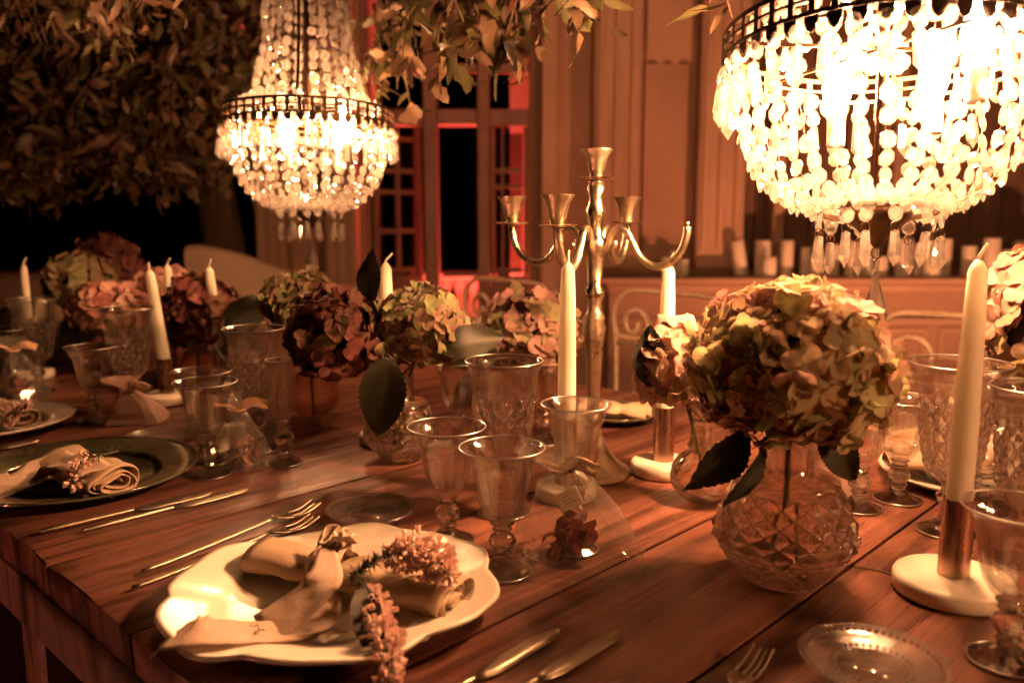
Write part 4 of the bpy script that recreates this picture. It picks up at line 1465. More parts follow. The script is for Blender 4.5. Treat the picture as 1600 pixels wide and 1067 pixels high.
# ------------------------------------------------------------------ vases
def vase_cut(p, s, mat_body, label, neck=0.05, n=15, rows=8, tint=None):
    o = empty('cut_glass_vase', p, R.uniform(0, 6), label, 'vase', 'cut glass vases')
    tab = [(0.0, 0.040), (0.012, 0.048), (0.035, 0.068), (0.052, 0.0785), (0.06, 0.079), (0.08, 0.072), (0.105, 0.061), (0.118, 0.056)]
    rf = lambda z: interp(tab, z)
    c1 = B()
    cut_surface(c1, rf, 0.044, 0.112, n, 7, 0.0040)
    c1.build('diamond_band', mat_body, o, False)
    cut_lines(rf, 0.044, 0.112, n, 7, 0.0007).build('cut_line', MLIN, o)
    cut_lines(rf, 0.004, 0.043, n * 2, 6, 0.0004).build('cut_line', MLIN, o)
    c2 = B()
    cut_surface(c2, rf, 0.004, 0.043, n * 2, 6, 0.003)
    c2.build('diamond_base', mat_body, o, False)
    B().lathe([(0, 0.0), (0.038, 0.0), (0.0405, 0.0038)], 40).build('foot', mat_body, o)
    B().lathe([(rf(0.1125), 0.1125), (0.058, 0.117), (0.0565, 0.122), (0.050, 0.1255), (0.034, 0.127), (0.029, 0.130), (0.028, 0.14), (0.028, 0.127 + neck), (0.030, 0.130 + neck), (0.0275, 0.130 + neck), (0.0255, 0.14), (0.026, 0.131), (0.034, 0.1215), (0.05, 0.116), (0.054, 0.105), (0.066, 0.075), (0.070, 0.056), (0.060, 0.035), (0.04, 0.012), (0, 0.010)], 40).build('neck', tint or MGN, o)
    o.scale = (s, s, s)
    return o


def vase_ball(p, r_, h, mat, label, neckr=0.017):
    o = empty('round_vase', p, R.uniform(0, 6), label, 'vase', 'round textured vases')
    b = B()
    prof = []
    for k in range(19):
        a = -PI / 2 * 0.86 + (PI / 2 * 0.86 + 1.15) * k / 18
        prof.append((r_ * math.cos(a), r_ * 0.92 * (math.sin(a) + 1) - 0.002))
    z1 = prof[-1][1]
    b.lathe([(0, 0)] + [(q, max(0.0005, z)) for q, z in prof], 44, fn=lambda a, z: 1 + 0.03 * abs(math.sin(11 * a + z * 90)) * abs(math.sin(z * 260 + 3 * a)))
    b.build('body', mat, o)
    B().lathe([(prof[-1][0], z1), (neckr * 1.25, z1 + 0.008), (neckr, z1 + 0.016), (neckr, h - 0.004), (neckr * 1.15, h), (neckr * 0.95, h), (neckr * 0.85, h - 0.01), (neckr * 0.85, z1 + 0.01), (r_ * 0.5, z1 - 0.006), (r_ * 0.85, r_ * 0.9), (r_ * 0.5, 0.012), (0, 0.010)], 32).build('neck', mat, o)
    return o


V1 = T(1222, 905)
V2 = T(1094, 782)
V3 = T(628, 716)
V5 = T(490, 650)
V4 = T(835, 672)
V6 = T(312, 600)
V7 = T(178, 582)
V8 = T(1622, 800)
V9 = T(130, 562)
vase_cut(V1, 1.0, MGV, 'large diamond cut glass vase holding the biggest hydrangea')
vase_ball(V2, 0.044, 0.125, MGV, 'round pebbled glass bottle vase behind the big cut vase')
vase_cut(V3, 0.80, MGV, 'smaller diamond cut vase under the broad drooping leaf')
vase_ball(V5, 0.055, 0.135, MGR, 'round dark pebbled vase behind the flute glass', 0.022)
vase_ball(V4, 0.045, 0.13, MGR, 'round rosy vase between the cut goblet and the candelabrum', 0.02)
vase_ball(V6, 0.05, 0.13, MGR, 'round dark vase under the dark hydrangea and broad leaf', 0.02)
vase_ball(V7, 0.05, 0.13, MGR, 'round vase under the dusty pink hydrangea', 0.02)
vase_cut(V8, 0.85, MGV, 'cut glass vase mostly outside the picture edge')
vase_ball(V9, 0.05, 0.14, MGR, 'round vase under the pale green hydrangea at the far end', 0.02)


# ------------------------------------------------------------------ hydrangeas
def floret_mesh(seed, mat):
    rr = random.Random(seed)
    b = B()
    npet = 4
    for k in range(npet):
        a = 2 * PI * k / npet + rr.uniform(-0.2, 0.2)
        L = rr.uniform(0.85, 1.15)
        W = rr.uniform(0.85, 1.15)
        cup_ = rr.uniform(-0.3, 0.45)
        lift = rr.uniform(-0.05, 0.55)
        ruf = rr.uniform(0, 6)
        P, t = [], []
        nt_, ns = 5, 4
        for i in range(nt_ + 1):
            q = i / nt_
            row = []
            wd = W * (0.08 + 0.50 * math.sin(PI * min(1.0, q ** 0.85 * 0.86)) ** 0.8)
            for j in range(ns + 1):
                s = (j / ns - 0.5) * 2
                rr_ = L * q * (1 - 0.10 * s * s * q)
                y = s * wd
                z = lift * q * L - 0.35 * lift * q * q + cup_ * (s * s) * wd + 0.10 * math.sin(ruf + 5 * q + 3 * s) * q
                row.append((rr_, y, z))
                t.append(max(q ** 2, abs(s) * q))
            P.append(row)
        b.grid(P, m=Matrix.Rotation(a, 4, 'Z') @ Matrix.Translation((0.03, 0, 0.03 * (k % 2))), t=t)
    return b.mesh('floret', mat)


FLOR = {}


def florets(mat):
    if mat.name not in FLOR:
        FLOR[mat.name] = [floret_mesh(i * 7 + len(FLOR), mat) for i in range(5)]
    return FLOR[mat.name]


CORE = basic('flower_core', (0.05, 0.035, 0.018), (0.025, 0.018, 0.01), rough=0.9)
HLEAF = []
for i in range(3):
    HLEAF.append(leaf_mesh('hydrangea_leaf', 1.0, 0.66, MHL, 30, 0.16 + 0.10 * i, 0.30, 0.045, 0.25 * (i - 1), 50 + i, 3, 0.035))


def bouquet(vase, label, heads, leaves_=(), neck_z=0.15, group='hydrangea bouquets'):
    """heads: (centre, rx, ry, rz, material, count, floret size)"""
    o = empty('hydrangea', vase, 0, label, 'flowers', group)
    for (c, rx, ry, rz_, mt, n, fs) in heads:
        c = Vector(c)
        loc = c - vase
        cb = B()
        pr = []
        for k in range(11):
            a = -PI / 2 + PI * k / 10
            pr.append((max(0.0, math.cos(a)) * 0.80 if 0 < k < 10 else 0, math.sin(a) * 0.80))
        cb.lathe(pr, 14, fn=lambda a, z: 1 + 0.12 * math.sin(5 * a + z * 9))
        cb.v = [Vector((v.x * rx, v.y * ry, v.z * rz_)) for v in cb.v]
        hd = cb.build('flower_head', CORE, o, loc=loc)
        mes = florets(mt)
        for i in range(n):
            zz = 1 - 1.84 * (i + 0.5) / n
            a = i * 2.399963 + R.gauss(0, 0.12)
            rr_ = math.sqrt(max(0, 1 - zz * zz))
            d = Vector((rr_ * math.cos(a), rr_ * math.sin(a), zz))
            k = R.uniform(0.82, 1.04) * (1 + 0.16 * nz(d * 1.9 + c * 9))
            p = Vector((d.x * rx, d.y * ry, d.z * rz_)) * k
            nd = (d + Vector((R.gauss(0, 0.28), R.gauss(0, 0.28), R.gauss(0, 0.28)))).normalized()
            m = Matrix.Translation(p) @ nd.to_track_quat('Z', 'Y').to_matrix().to_4x4() @ Matrix.Rotation(R.uniform(0, PI * 2), 4, 'Z') @ Matrix.Diagonal((fs * R.uniform(0.8, 1.2),) * 3).to_4x4()
            inst('floret', mes[R.randrange(5)], hd, mat=m)
        B().tube(smooth_path([Vector((0, 0, 0.02)), Vector((0, 0, neck_z * 0.7)) + Vector((loc.x, loc.y, 0)) * 0.15, loc * 0.7 + Vector((0, 0, 0.02)), loc + Vector((0, 0, -rz_ * 0.5))], 5), 0.0035, 7).build('stem', MSM, o)
    for (p0, d, nrm, L, k) in leaves_:
        # leaf from p0 along d, upper face towards nrm
        d = Vector(d).normalized()
        nrm = Vector(nrm)
        yv = nrm.cross(d).normalized()
        zv = d.cross(yv).normalized()
        m = Matrix.Translation(Vector(p0) - vase) @ Matrix((d, yv, zv)).transposed().to_4x4() @ Matrix.Diagonal((L, L, L)).to_4x4()
        inst('leaf', HLEAF[k], o, mat=m)
        st = Vector((0, 0, neck_z))
        e = Vector(p0) - vase
        B().tube(smooth_path([st, (st + e) / 2 + Vector((0, 0, 0.01)), e], 4), 0.0022, 6).build('leaf_stalk', MSM, o)
    return o


hy = V1.y
bouquet(V1, 'biggest mauve and green hydrangea head in the large cut vase', [(D(1237, 570, hy), 0.108, 0.10, 0.088, P_ROSE, 400, 0.0182)],
        [(D(1165, 672, hy - 0.02), (-0.75, -0.2, -0.85), (0.6, -0.8, 0.2), 0.095, 0), (D(1190, 690, hy - 0.03), (-0.35, -0.2, -1), (0.9, -0.7, 0.1), 0.08, 1), (D(1285, 668, hy - 0.03), (0.45, -0.2, -0.7), (-0.1, -1, 0.5), 0.07, 2)], 0.165)
bouquet(V2, 'small pale mauve hydrangea with one upright serrated leaf', [(D(1055, 572, V2.y), 0.052, 0.05, 0.058, P_PALE, 80, 0.021)],
        [(D(1022, 604, V2.y - 0.035), (-0.12, 0.1, 1.0), (-0.3, -1, 0.1), 0.085, 0)], 0.12)
v3h = V3.y
bouquet(V3, 'green mauve hydrangea pair with a broad dark leaf drooping over the cut vase',
        [(D(660, 512, v3h), 0.076, 0.07, 0.062, P_GREEN, 150, 0.0195), (D(525, 522, v3h - 0.02), 0.078, 0.07, 0.075, P_DARK, 160, 0.0195)],
        [(D(602, 560, v3h - 0.09), (-0.08, -0.15, -1), (0.15, -1, 0.25), 0.125, 1), (D(584, 470, v3h - 0.03), (-0.12, 0.1, 1), (-0.5, -1, 0.0), 0.085, 0), (D(690, 545, v3h - 0.05), (0.75, 0.0, 0.2), (0.1, -1, 0.6), 0.10, 2)], 0.14)
bouquet(V5, 'green and blush hydrangea behind the dark head', [(D(468, 475, V5.y), 0.074, 0.07, 0.062, P_GREEN, 140, 0.021)], [], 0.13)
bouquet(V4, 'mauve hydrangea left of the candelabrum stem with a dark leaf', [(D(830, 522, V4.y), 0.088, 0.08, 0.078, P_MAUVE, 150, 0.021)],
        [(D(775, 560, V4.y - 0.08), (-1, -0.1, 0.25), (0, -1, 0.5), 0.12, 0), (D(770, 590, V4.y - 0.06), (-0.8, 0, -0.45), (0.1, -1, 0.5), 0.10, 2)], 0.12)
bouquet(V6, 'very dark hydrangea with a broad black green leaf', [(D(315, 492, V6.y), 0.092, 0.08, 0.085, P_DARK, 120, 0.025)],
        [(D(350, 520, V6.y - 0.06), (0.8, 0.0, 0.65), (0.3, -1, 0.3), 0.14, 1), (D(340, 540, V6.y - 0.05), (1, 0, -0.25), (0.0, -1, 0.5), 0.13, 0)], 0.12)
bouquet(V7, 'dusty pink hydrangea pair at the far end', [(D(172, 482, V7.y), 0.088, 0.08, 0.062, P_PINK, 100, 0.026), (D(258, 455, V7.y + 0.1), 0.07, 0.07, 0.05, P_PINK, 70, 0.026)], [(D(150, 520, V7.y - 0.05), (-0.8, 0, -0.3), (0, -1, 0.5), 0.12, 0)], 0.13)
bouquet(V9, 'pale green hydrangea with a dark one behind at the far end', [(D(124, 437, V9.y), 0.088, 0.08, 0.07, P_GREEN, 100, 0.026), (D(165, 420, V9.y + 0.16), 0.105, 0.09, 0.09, P_DARK, 90, 0.03)], [(D(110, 490, V9.y - 0.05), (0.2, 0, -1), (0, -1, 0.3), 0.12, 1)], 0.14)
bouquet(V8, 'mauve hydrangea cut off by the picture edge above the wide goblet', [(D(1640, 505, V8.y), 0.085, 0.085, 0.10, P_MAUVE, 150, 0.021)], [], 0.14)


# ------------------------------------------------------------------ napkins, ribbon, heather
def napkin_roll(L, r_, pinch=0.45, seed=0):
    rr = random.Random(seed)
    b = B()
    sec = []
    turns = 3.72
    n = 100
    for i in range(n):
        q = i / (n - 1)
        th = turns * 2 * PI * q
        rad_ = r_ * (0.22 + 0.78 * q)
        wob = 1 + 0.13 * math.sin(2 * th + 1.2) * (1 - q) + 0.05 * math.sin(3 * th + seed)
        sec.append((rad_ * wob * math.cos(th) * 1.35, rad_ * wob * math.sin(th) * 0.68 + 0.1 * rad_ * math.sin(th * 2)))
    rows = []
    m = 20
    for k in range(m + 1):
        t = k / m
        x = (t - 0.5) * L
        pk = 1 - 0.45 * math.exp(-((t - pinch) / 0.09) ** 2)
        row = []
        for i, (y, z) in enumerate(sec):
            q = i / (n - 1)
            ex = 0.006 * math.sin(q * 9 + seed) * abs(t - 0.5) * 2
            w_ = (0.0016 * nz((x * 30, q * 8, seed)) + 0.0016 * nz((x * 9, q * 26, seed + 4))) * (1 + 2 * q)
            row.append((x + ex * (1 if t > 0.5 else -1), y * pk + w_, z * (0.35 + 0.65 * pk) + w_))
        rows.append(row)
    b.grid(rows)
    return b


def place_napkin(p, rz, L, r_, label, pinch=0.45, seed=0, parts=True):
    o = empty('rolled_napkin', p, rz, label, 'napkin', 'rolled linen napkins')
    nb = napkin_roll(L, r_, pinch, seed)
    zm = min(v.z for v in nb.v)
    for v in nb.v:
        v.z -= zm
    nb.build('cloth', MNP, o, True, solid=0.0016)
    return o, -zm


def strip(path, width, up, name, mat, parent, ruffle=0.002, fray=0.0, seed=0, world=True, taper=None):
    P = smooth_path(path, 6)
    nw = 6
    rows = []
    for i, p in enumerate(P):
        d = (P[min(i + 1, len(P) - 1)] - P[max(0, i - 1)]).normalized()
        u_ = Vector(up[0]).lerp(Vector(up[1]), i / (len(P) - 1))
        sd = d.cross(u_).normalized()
        nn = sd.cross(d).normalized()
        w_ = width * (interp(taper, i / (len(P) - 1)) if taper else 1)
        row = []
        for j in range(nw + 1):
            s = j / nw - 0.5
            e = Vector((0, 0, 0))
            if fray and i == len(P) - 1:
                e = d * R.uniform(-fray, fray)
            row.append(p + sd * (s * w_) + nn * (ruffle * nz((i * 0.45, s * 4, seed)) * 2) + e)
        rows.append(row)
    b = B().grid(rows)
    f = bw if world else (lambda b_, *a, **k: b_.build(*a, **k))
    return f(b, name, mat, parent, True, solid=0.0009)


def heather(name, path, rad_, dens, label, blossoms=True, needles=True, group='heather sprigs on the napkins', fl=(0.35, 1.0), nsz=0.010):
    o = empty('heather_sprig', path[0], 0, label, 'flowers', group)
    P = smooth_path(path, 8)
    bw(B().tube(P, [0.0014] * len(P), 6), 'stem', MHS, o, True)
    nd = B()
    L = len(P)
    for i in range(int(dens * 1.2)):
        q = R.random()
        p = P[int(q * (L - 1))]
        d = Vector((R.gauss(0, 1), R.gauss(0, 1), R.gauss(0.2, 1))).normalized()
        nd.tube([p, p + d * nsz * R.uniform(0.6, 1.2)], [0.0008, 0.0003], 4)
    w_ = bw(nd, 'needles', MHS, o, True)
    w_['kind'] = 'stuff'
    fb = B()
    bell = [(0, 0), (0.0016, 0.0012), (0.0024, 0.0035), (0.002, 0.0055), (0.0028, 0.0075)]
    for i in range(dens):
        q = fl[0] + (fl[1] - fl[0]) * R.random()
        p = P[int(q * (L - 1))]
        d = Vector((R.gauss(0, 1), R.gauss(0, 1), R.gauss(0.15, 0.9))).normalized()
        env = math.sin(PI * min(1, max(0.05, (q - fl[0]) / (fl[1] - fl[0]) * 0.8 + 0.15))) ** 0.6
        at_ = p + d * rad_ * env * R.uniform(0.3, 1.0)
        if at_.z < TZ + 0.004:
            at_.z = TZ + 0.004 + R.uniform(0, 0.006)
        fb.lathe(bell, 6, m=Matrix.Translation(at_) @ d.to_track_quat('Z', 'Y').to_matrix().to_4x4() @ Matrix.Diagonal((R.uniform(0.65, 1.2),) * 3).to_4x4())
    w_ = bw(fb, 'blossoms', MHF, o, True)
    w_['kind'] = 'stuff'
    return o


# front setting
PZ = TZ + 0.009
nA, nB = T(395, 890, PZ), T(728, 972, PZ)
mid = (nA + nB) / 2
rzn = math.atan2(nB.y - nA.y, nB.x - nA.x)
nap, nh = place_napkin(Vector((mid.x, mid.y, PZ + 0.003)), rzn, 0.255, 0.0255, 'rolled linen napkin tied with a frayed ribbon on the scalloped plate', 0.42, 1)
tie = nap.location + (nB - nA) * (-0.08)
# ruched tie band with two tails
rb = empty('ribbon', Vector((tie.x, tie.y, PZ)), 0, 'pinkish frayed ribbon knotted around the front napkin, pen marks on its tail', 'ribbon', 'cloth ribbons')
ax = Vector((math.cos(rzn), math.sin(rzn), 0))
sdv = Vector((-ax.y, ax.x, 0))
ring = []
for k in range(40):
    a = 2 * PI * k / 40
    c = tie + sdv * (0.024 * math.cos(a)) + Vector((0, 0, 0.024 + 0.022 * math.sin(a)))
    row = []
    for j in range(9):
        s = j / 8 - 0.5
        w_ = 0.0035 * math.sin(j * 2.1 + 1.5 * math.sin(a * 3)) + 0.002 * nz((a * 3, j, 0))
        off = (sdv * math.cos(a) + Vector((0, 0, 1)) * math.sin(a)) * w_
        row.append(c + ax * (s * 0.036) + off)
    ring.append(row)
ring.append(ring[0])
bw(B().grid(ring), 'knot', MRB, rb, True, solid=0.001)
top = tie + Vector((0, 0, 0.048))
strip([top + sdv * -0.01, T(505, 905, TZ + 0.05), T(468, 945, TZ + 0.032), T(415, 985, TZ + 0.014)], 0.052, ((0, 0, 1), (0.1, -0.3, 1)), 'tail', MRB, rb, 0.0012, 0.004, 3, taper=[(0, 0.3), (0.35, 0.8), (1, 1.0)])
strip([tie + Vector((0, 0, 0.012)), T(500, 968, TZ + 0.017), T(430, 985, TZ + 0.017), T(350, 985, TZ + 0.030), T(300, 985, TZ + 0.034), T(262, 998, TZ + 0.022)], 0.050, ((0, 0, 1), (-0.1, -0.1, 1)), 'tail', MRB, rb, 0.0022, 0.005, 5, taper=[(0, 0.3), (0.3, 0.9), (1, 1.05)])
ink = B()
for st in ([(379, 994), (386, 985), (394, 974)], [(396, 978), (402, 976), (404, 982), (397, 988), (401, 989), (408, 983), (414, 984)]):
    ink.tube(smooth_path([T(x_, y_, TZ + 0.0235) for x_, y_ in st], 4), 0.0005, 5)
bw(ink, 'pen_mark', MINK, rb, True)
# scrunched bow on top
for q in (0, 1, 2):
    lp = []
    for k in range(20):
        a = 2 * PI * k / 20
        lp.append(top + ax * (0.012 * (q - 1) + 0.008 * math.cos(a)) + sdv * (0.012 * math.sin(a) + 0.006) + Vector((0, 0, 0.004 + 0.007 * math.sin(a + q))))
    rows = [[p + Vector((0.0, 0.004, 0.009)) * (j / 4 - 0.5) + ax * 0.004 * math.sin(k * 0.9 + j) for j in range(5)] for k, p in enumerate(lp)]
    rows.append(rows[0])
    bw(B().grid(rows), 'bow_loop', MRB, rb, True, solid=0.001)
heather('s', [T(548, 905, TZ + 0.055), T(580, 878, TZ + 0.07), T(630, 862, TZ + 0.072), T(672, 872, TZ + 0.07), T(705, 900, TZ + 0.062)], 0.021, 330, 'blossoming heather sprig arching over the right of the front napkin', fl=(0.45, 1.0))
heather('s', [T(560, 905, TZ + 0.06), T(575, 930, TZ + 0.05), T(588, 965, TZ + 0.035), T(602, 1005, TZ + 0.03), T(608, 1064, TZ + 0.02)], 0.017, 330, 'blossoming heather spike hanging over the rim of the scalloped plate', fl=(0.3, 1.0))
sl = empty('sprig_leaf', T(570, 920, TZ + 0.06), 0, 'small dark serrated leaf tucked in the ribbon knot', 'leaf')
d = Vector((0.1, -0.5, -0.35)).normalized()
yv = Vector((0.2, -0.6, 1)).cross(d).normalized()
inst('blade', HLEAF[1], sl, mat=Matrix((d, yv, d.cross(yv))).transposed().to_4x4() @ Matrix.Diagonal((0.055, 0.05, 0.05)).to_4x4())
B().tube([(0, 0, 0), (-0.006, 0.01, 0.004)], 0.0012, 6).build('stalk', MHS, sl)

# second setting: green plate
gA, gB = T(85, 730, PZ + 0.004), T(195, 778, PZ + 0.004)
gm = (gA + gB) / 2
nap2, _ = place_napkin(Vector((gm.x, gm.y, PZ + 0.001)), math.atan2(gB.y - gA.y, gB.x - gA.x), 0.19, 0.031, 'rolled linen napkin with spiral end on the green plate', 0.3, 4)
rb2 = empty('ribbon', gA, 0, 'pale ribbon trailing from the napkin over the green plate', 'ribbon', 'cloth ribbons')
strip([T(150, 735, TZ + 0.06), T(105, 722, TZ + 0.05), T(70, 725, TZ + 0.035), T(30, 750, TZ + 0.028), T(-30, 765, TZ + 0.022)], 0.055, ((0, -0.2, 1), (0, -0.5, 1)), 'tail', MRB, rb2, 0.005, 0.003, 8)
heather('s', [T(115, 755, TZ + 0.05), T(128, 720, TZ + 0.065), T(150, 712, TZ + 0.07), T(185, 705, TZ + 0.06)], 0.014, 50, 'dark heather sprig with few blossoms on the green plate napkin', nsz=0.014, fl=(0.0, 0.5))
heather('s', [T(118, 735, TZ + 0.05), T(122, 755, TZ + 0.03), T(128, 775, TZ + 0.02)], 0.012, 50, 'short pink heather tip beside the green plate napkin', nsz=0.01, fl=(0.2, 1.0))
# third setting and far settings
nap3, _ = place_napkin(T(10, 662, PZ + 0.004), rad(-40), 0.15, 0.026, 'rolled napkin on the white plate at the picture edge', 0.3, 6)
heather('s', [T(-10, 655, TZ + 0.05), T(20, 645, TZ + 0.06), T(45, 632, TZ + 0.075)], 0.018, 90, 'heather sprig on the napkin at the picture edge', fl=(0.1, 1.0))
nap4, _ = place_napkin(T(962, 652, TZ + 0.012), rad(-14), 0.13, 0.021, 'rolled napkin on the dark rimmed plate behind the candelabrum', 0.6, 8)
nap5, _ = place_napkin(T(1470, 735, TZ + 0.03), rad(-8), 0.15, 0.020, 'rolled napkin on the stacked white plates by the wide goblet', 0.6, 9)


# ------------------------------------------------------------------ cutlery
def fork_at(p0, p1, label, mat=None):
    d = p1 - p0
    L = d.length
    o = empty('fork', p0, math.atan2(d.y, d.x), label, 'fork', 'forks')
    hl = L - 0.075
    P = smooth_path([(0, 0, 0.004), (hl * 0.3, 0, 0.0045), (hl * 0.75, 0, 0.008), (hl, 0, 0.011)], 5)
    n = len(P)
    B().tube(P, [interp([(0, 0.0032), (0.25, 0.0034), (0.7, 0.0022), (1, 0.0030)], i / (n - 1)) for i in range(n)], 8, flat=0.6).build('handle', MGO, o)
    h = B()
    rows = []
    for k in range(7):
        q = k / 6
        x = hl - 0.002 + 0.034 * q
        w_ = 0.003 + 0.0085 * math.sin(PI / 2 * min(1, q * 1.3))
        z = 0.011 - 0.007 * math.sin(PI * 0.5 * q)
        rows.append([(x, s * w_, z + 0.0035 * abs(s) ** 2) for s in (-1, -0.5, 0, 0.5, 1)])
    h.grid(rows)
    h.build('head', MGO, o, True, solid=0.0014)
    for s in (-1, -0.33, 0.33, 1):
        y = s * 0.0102
        z0 = 0.004 + 0.0035 * s * s
        B().tube(smooth_path([(hl + 0.030, y, z0), (hl + 0.05, y * 0.98, z0 - 0.001), (L - 0.004, y * 0.95, z0 + 0.005), (L, y * 0.95, z0 + 0.007)], 3), [0.0016] * 8 + [0.001, 0.0006], 6).build('tine', MGO, o)
    return o


def ext(p0, p1, L=0.255):
    return p1 + (p0 - p1).normalized() * L


def knife_at(p0, p1, label):
    d = p1 - p0
    L = d.length
    o = empty('knife', p0, math.atan2(d.y, d.x), label, 'knife', 'knives')
    hl = L * 0.52
    P = [(hl * q, 0, 0.0045) for q in (0, 0.02, 0.3, 0.7, 0.97, 1.0)]
    B().tube(P, [0.0028, 0.0036, 0.0040, 0.0036, 0.0028, 0.0022], 10, flat=0.85).build('handle', MGO, o)
    b = B()
    rows = []
    for k in range(12):
        q = k / 11
        x = hl + (L - hl) * q
        w_ = 0.0105 * min(1, 0.35 + q * 4)
        lo = -w_ * (1 - max(0, (q - 0.86) / 0.14) ** 2 * 0.95)
        hi = w_ * 0.75 * (1 - max(0, (q - 0.65) / 0.35) ** 2 * 1.2)
        rows.append([(x, lo, 0.0030), (x, (lo + hi) / 2, 0.0046), (x, hi, 0.0044)])
    b.grid(rows)
    b.build('blade', MGO, o, True, solid=0.0012)
    return o


fork_at(T(222, 897), T(495, 797), 'outer gold fork lying left of the scalloped plate')
fork_at(T(207, 923), T(493, 819), 'inner gold fork half under the scalloped plate')
fork_at(T(1100, 1135), T(1193, 1030), 'fork whose tines only reach up beside the lowest bread plate')
knife_at(ext(T(660, 1115), T(872, 986)), T(872, 986), 'inner gold knife right of the scalloped plate')
knife_at(ext(T(770, 1110), T(966, 990)), T(966, 990), 'outer gold knife in front, pointing towards the big vase')
knife_at(T(60, 836), T(332, 772), 'thin gold knife nearer the green plate')
knife_at(T(128, 834), T(390, 766), 'thin gold knife farther from the green plate')
knife_at(T(-90, 722), T(62, 690), 'thin gold cutlery handle before the white edge plate')
knife_at(T(-60, 728), T(70, 699), 'thin gold cutlery handle farther from the white edge plate')


# ------------------------------------------------------------------ favours
def favour(p, w_, d_, h, neck, rz, label, mat, seed, contents=True, tag_=True):
    o = empty('favour_bag', p, rz, label, 'favour', 'gift favours on the table')
    n, m = 14, 11
    rows = []
    for k in range(m + 1):
        q = k / m
        if q < 0.68:
            t = q / 0.68
            f = (1 - t) ** 0.85 * 0.9 + 0.10
            z = neck * (1 - (1 - t) ** 1.3)
        else:
            t = (q - 0.68) / 0.32
            f = 0.10 + 0.42 * t ** 0.8
            z = neck + (h - neck) * t
        row = []
        for i in range(n):
            a = 2 * PI * i / n
            ca, sa = math.cos(a), math.sin(a)
            sx = abs(ca) ** 0.45 * (1 if ca > 0 else -1)
            sy = abs(sa) ** 0.45 * (1 if sa > 0 else -1)
            cr = 1 + (0.30 * abs(nz((ca * 2.2, sa * 2.2, q * 2.5 + seed))) + 0.12 * nz((ca * 6, sa * 6, q * 6 + seed))) * (1.0 if f < 0.5 else 0.7)
            zz = z + (0.012 * nz((ca * 3, sa * 3, seed + 5)) * (1 if q > 0.7 else q))
            lean = 0.03 * (z / h) ** 2
            row.append((sx * w_ * f * cr - lean, sy * d_ * f * cr, max(0.001, zz)))
        rows.append(row)
    b = B().grid(rows, wrap=True)
    b.build('wrapper', mat, o, False)
    B().tube([(0.014 * math.cos(t) - 0.03 * (neck / h) ** 2, 0.012 * math.sin(t), neck) for t in [2 * PI * q / 14 for q in range(14)]], 0.0022, 6, closed=True).build('tie', MRA, o)
    nk = Vector((-0.03 * (neck / h) ** 2, 0, neck))
    for s_ in (-1, 1):
        strip([nk, nk + Vector((s_ * 0.02, -0.012, 0.012)), nk + Vector((s_ * 0.045, -0.016, 0.018 if s_ < 0 else 0.004))], 0.005 if s_ < 0 else 0.016, ((0, -1, 0.3), (0, -1, 0.5)), 'tie_end', MRA, o, 0.002, 0.002, seed, world=False)
    if contents:
        rr = random.Random(seed)
        for k in range(30):
            me = leaf_mesh('petal', 0.022, 0.02, MPOT, 4, rr.uniform(-0.5, 0.6), rr.uniform(-0.8, 0.8), 0.0, rr.uniform(-1, 1), seed * 20 + k, 2)
            inst('dried_petal', me, o, loc=(rr.gauss(-0.1, 0.16) * w_, rr.gauss(0, 0.16) * d_, 0.016 + abs(rr.gauss(0.006, 0.010))), rot=(rr.uniform(0, 6), rr.uniform(0, 6), rr.uniform(0, 6)))
    if tag_:
        tm = Matrix.Translation(nk + Vector((0.012, -0.030, -0.026))) @ Matrix.Rotation(rad(-70), 4, 'X').inverted() @ Matrix.Rotation(rad(28), 4, 'Z')
        tg = B().cbox((-0.014, -0.011, -0.0015), (0.014, 0.011, 0.0015), 0.0006, tm).build('tag', MTG, o, False)
        ln = B()
        for k in range(3):
            ln.box((-0.007, 0.004 - k * 0.004, 0.00155), (0.007 - 0.003 * (k % 2), 0.0046 - k * 0.004, 0.0018), tm)
        ln.build('print', MINK, tg, False)
    return o


MORG = basic('pale_organza', (0.60, 0.42, 0.34), (0.50, 0.33, 0.26), rough=0.8, trans=0.45, scale=20)
favour(T(900, 874), 0.082, 0.062, 0.14, 0.112, rad(-8), 'clear cellophane favour bag with dried red petals and a paper tag', MPL, 3)
favour(T(392, 728), 0.036, 0.026, 0.125, 0.098, rad(40), 'slim cellophane favour bag leaning between the wine glasses and flute', MPL, 7, tag_=False)
favour(T(215, 655), 0.058, 0.05, 0.085, 0.06, rad(10), 'crumpled pale pink favour bag beside the tilted candle', MORG, 11, contents=False, tag_=False)
favour(T(1300, 762), 0.045, 0.04, 0.10, 0.075, rad(30), 'pink favour bag tucked behind the big cut vase', MORG, 15, tag_=False)
favour(T(1420, 752), 0.042, 0.036, 0.085, 0.066, rad(-20), 'clear cellophane favour bag between two wine glasses by the white plates', MPL, 19, tag_=False)
favour(T(40, 622), 0.05, 0.04, 0.14, 0.11, rad(50), 'crumpled cellophane favour bag by the far end goblet', MPL, 23, tag_=False)


def wax_mesh(r_, h, seed, mat):
    rr = random.Random(seed)
    ph = rr.uniform(0, 6)
    fn = lambda a, z: 1 + 0.015 * math.sin(2 * a + ph) + 0.01 * math.sin(5 * a + z * 30)
    return B().lathe([(0, 0), (r_, 0), (r_ * 1.01, 0.004), (r_, h * 0.5), (r_ * 0.99, h - 0.004), (r_ * 0.94, h), (r_ * 0.86, h - 0.001), (r_ * 0.7, h - 0.010), (r_ * 0.3, h - 0.014), (0, h - 0.013)], 22, fn=fn).mesh('wax', mat)


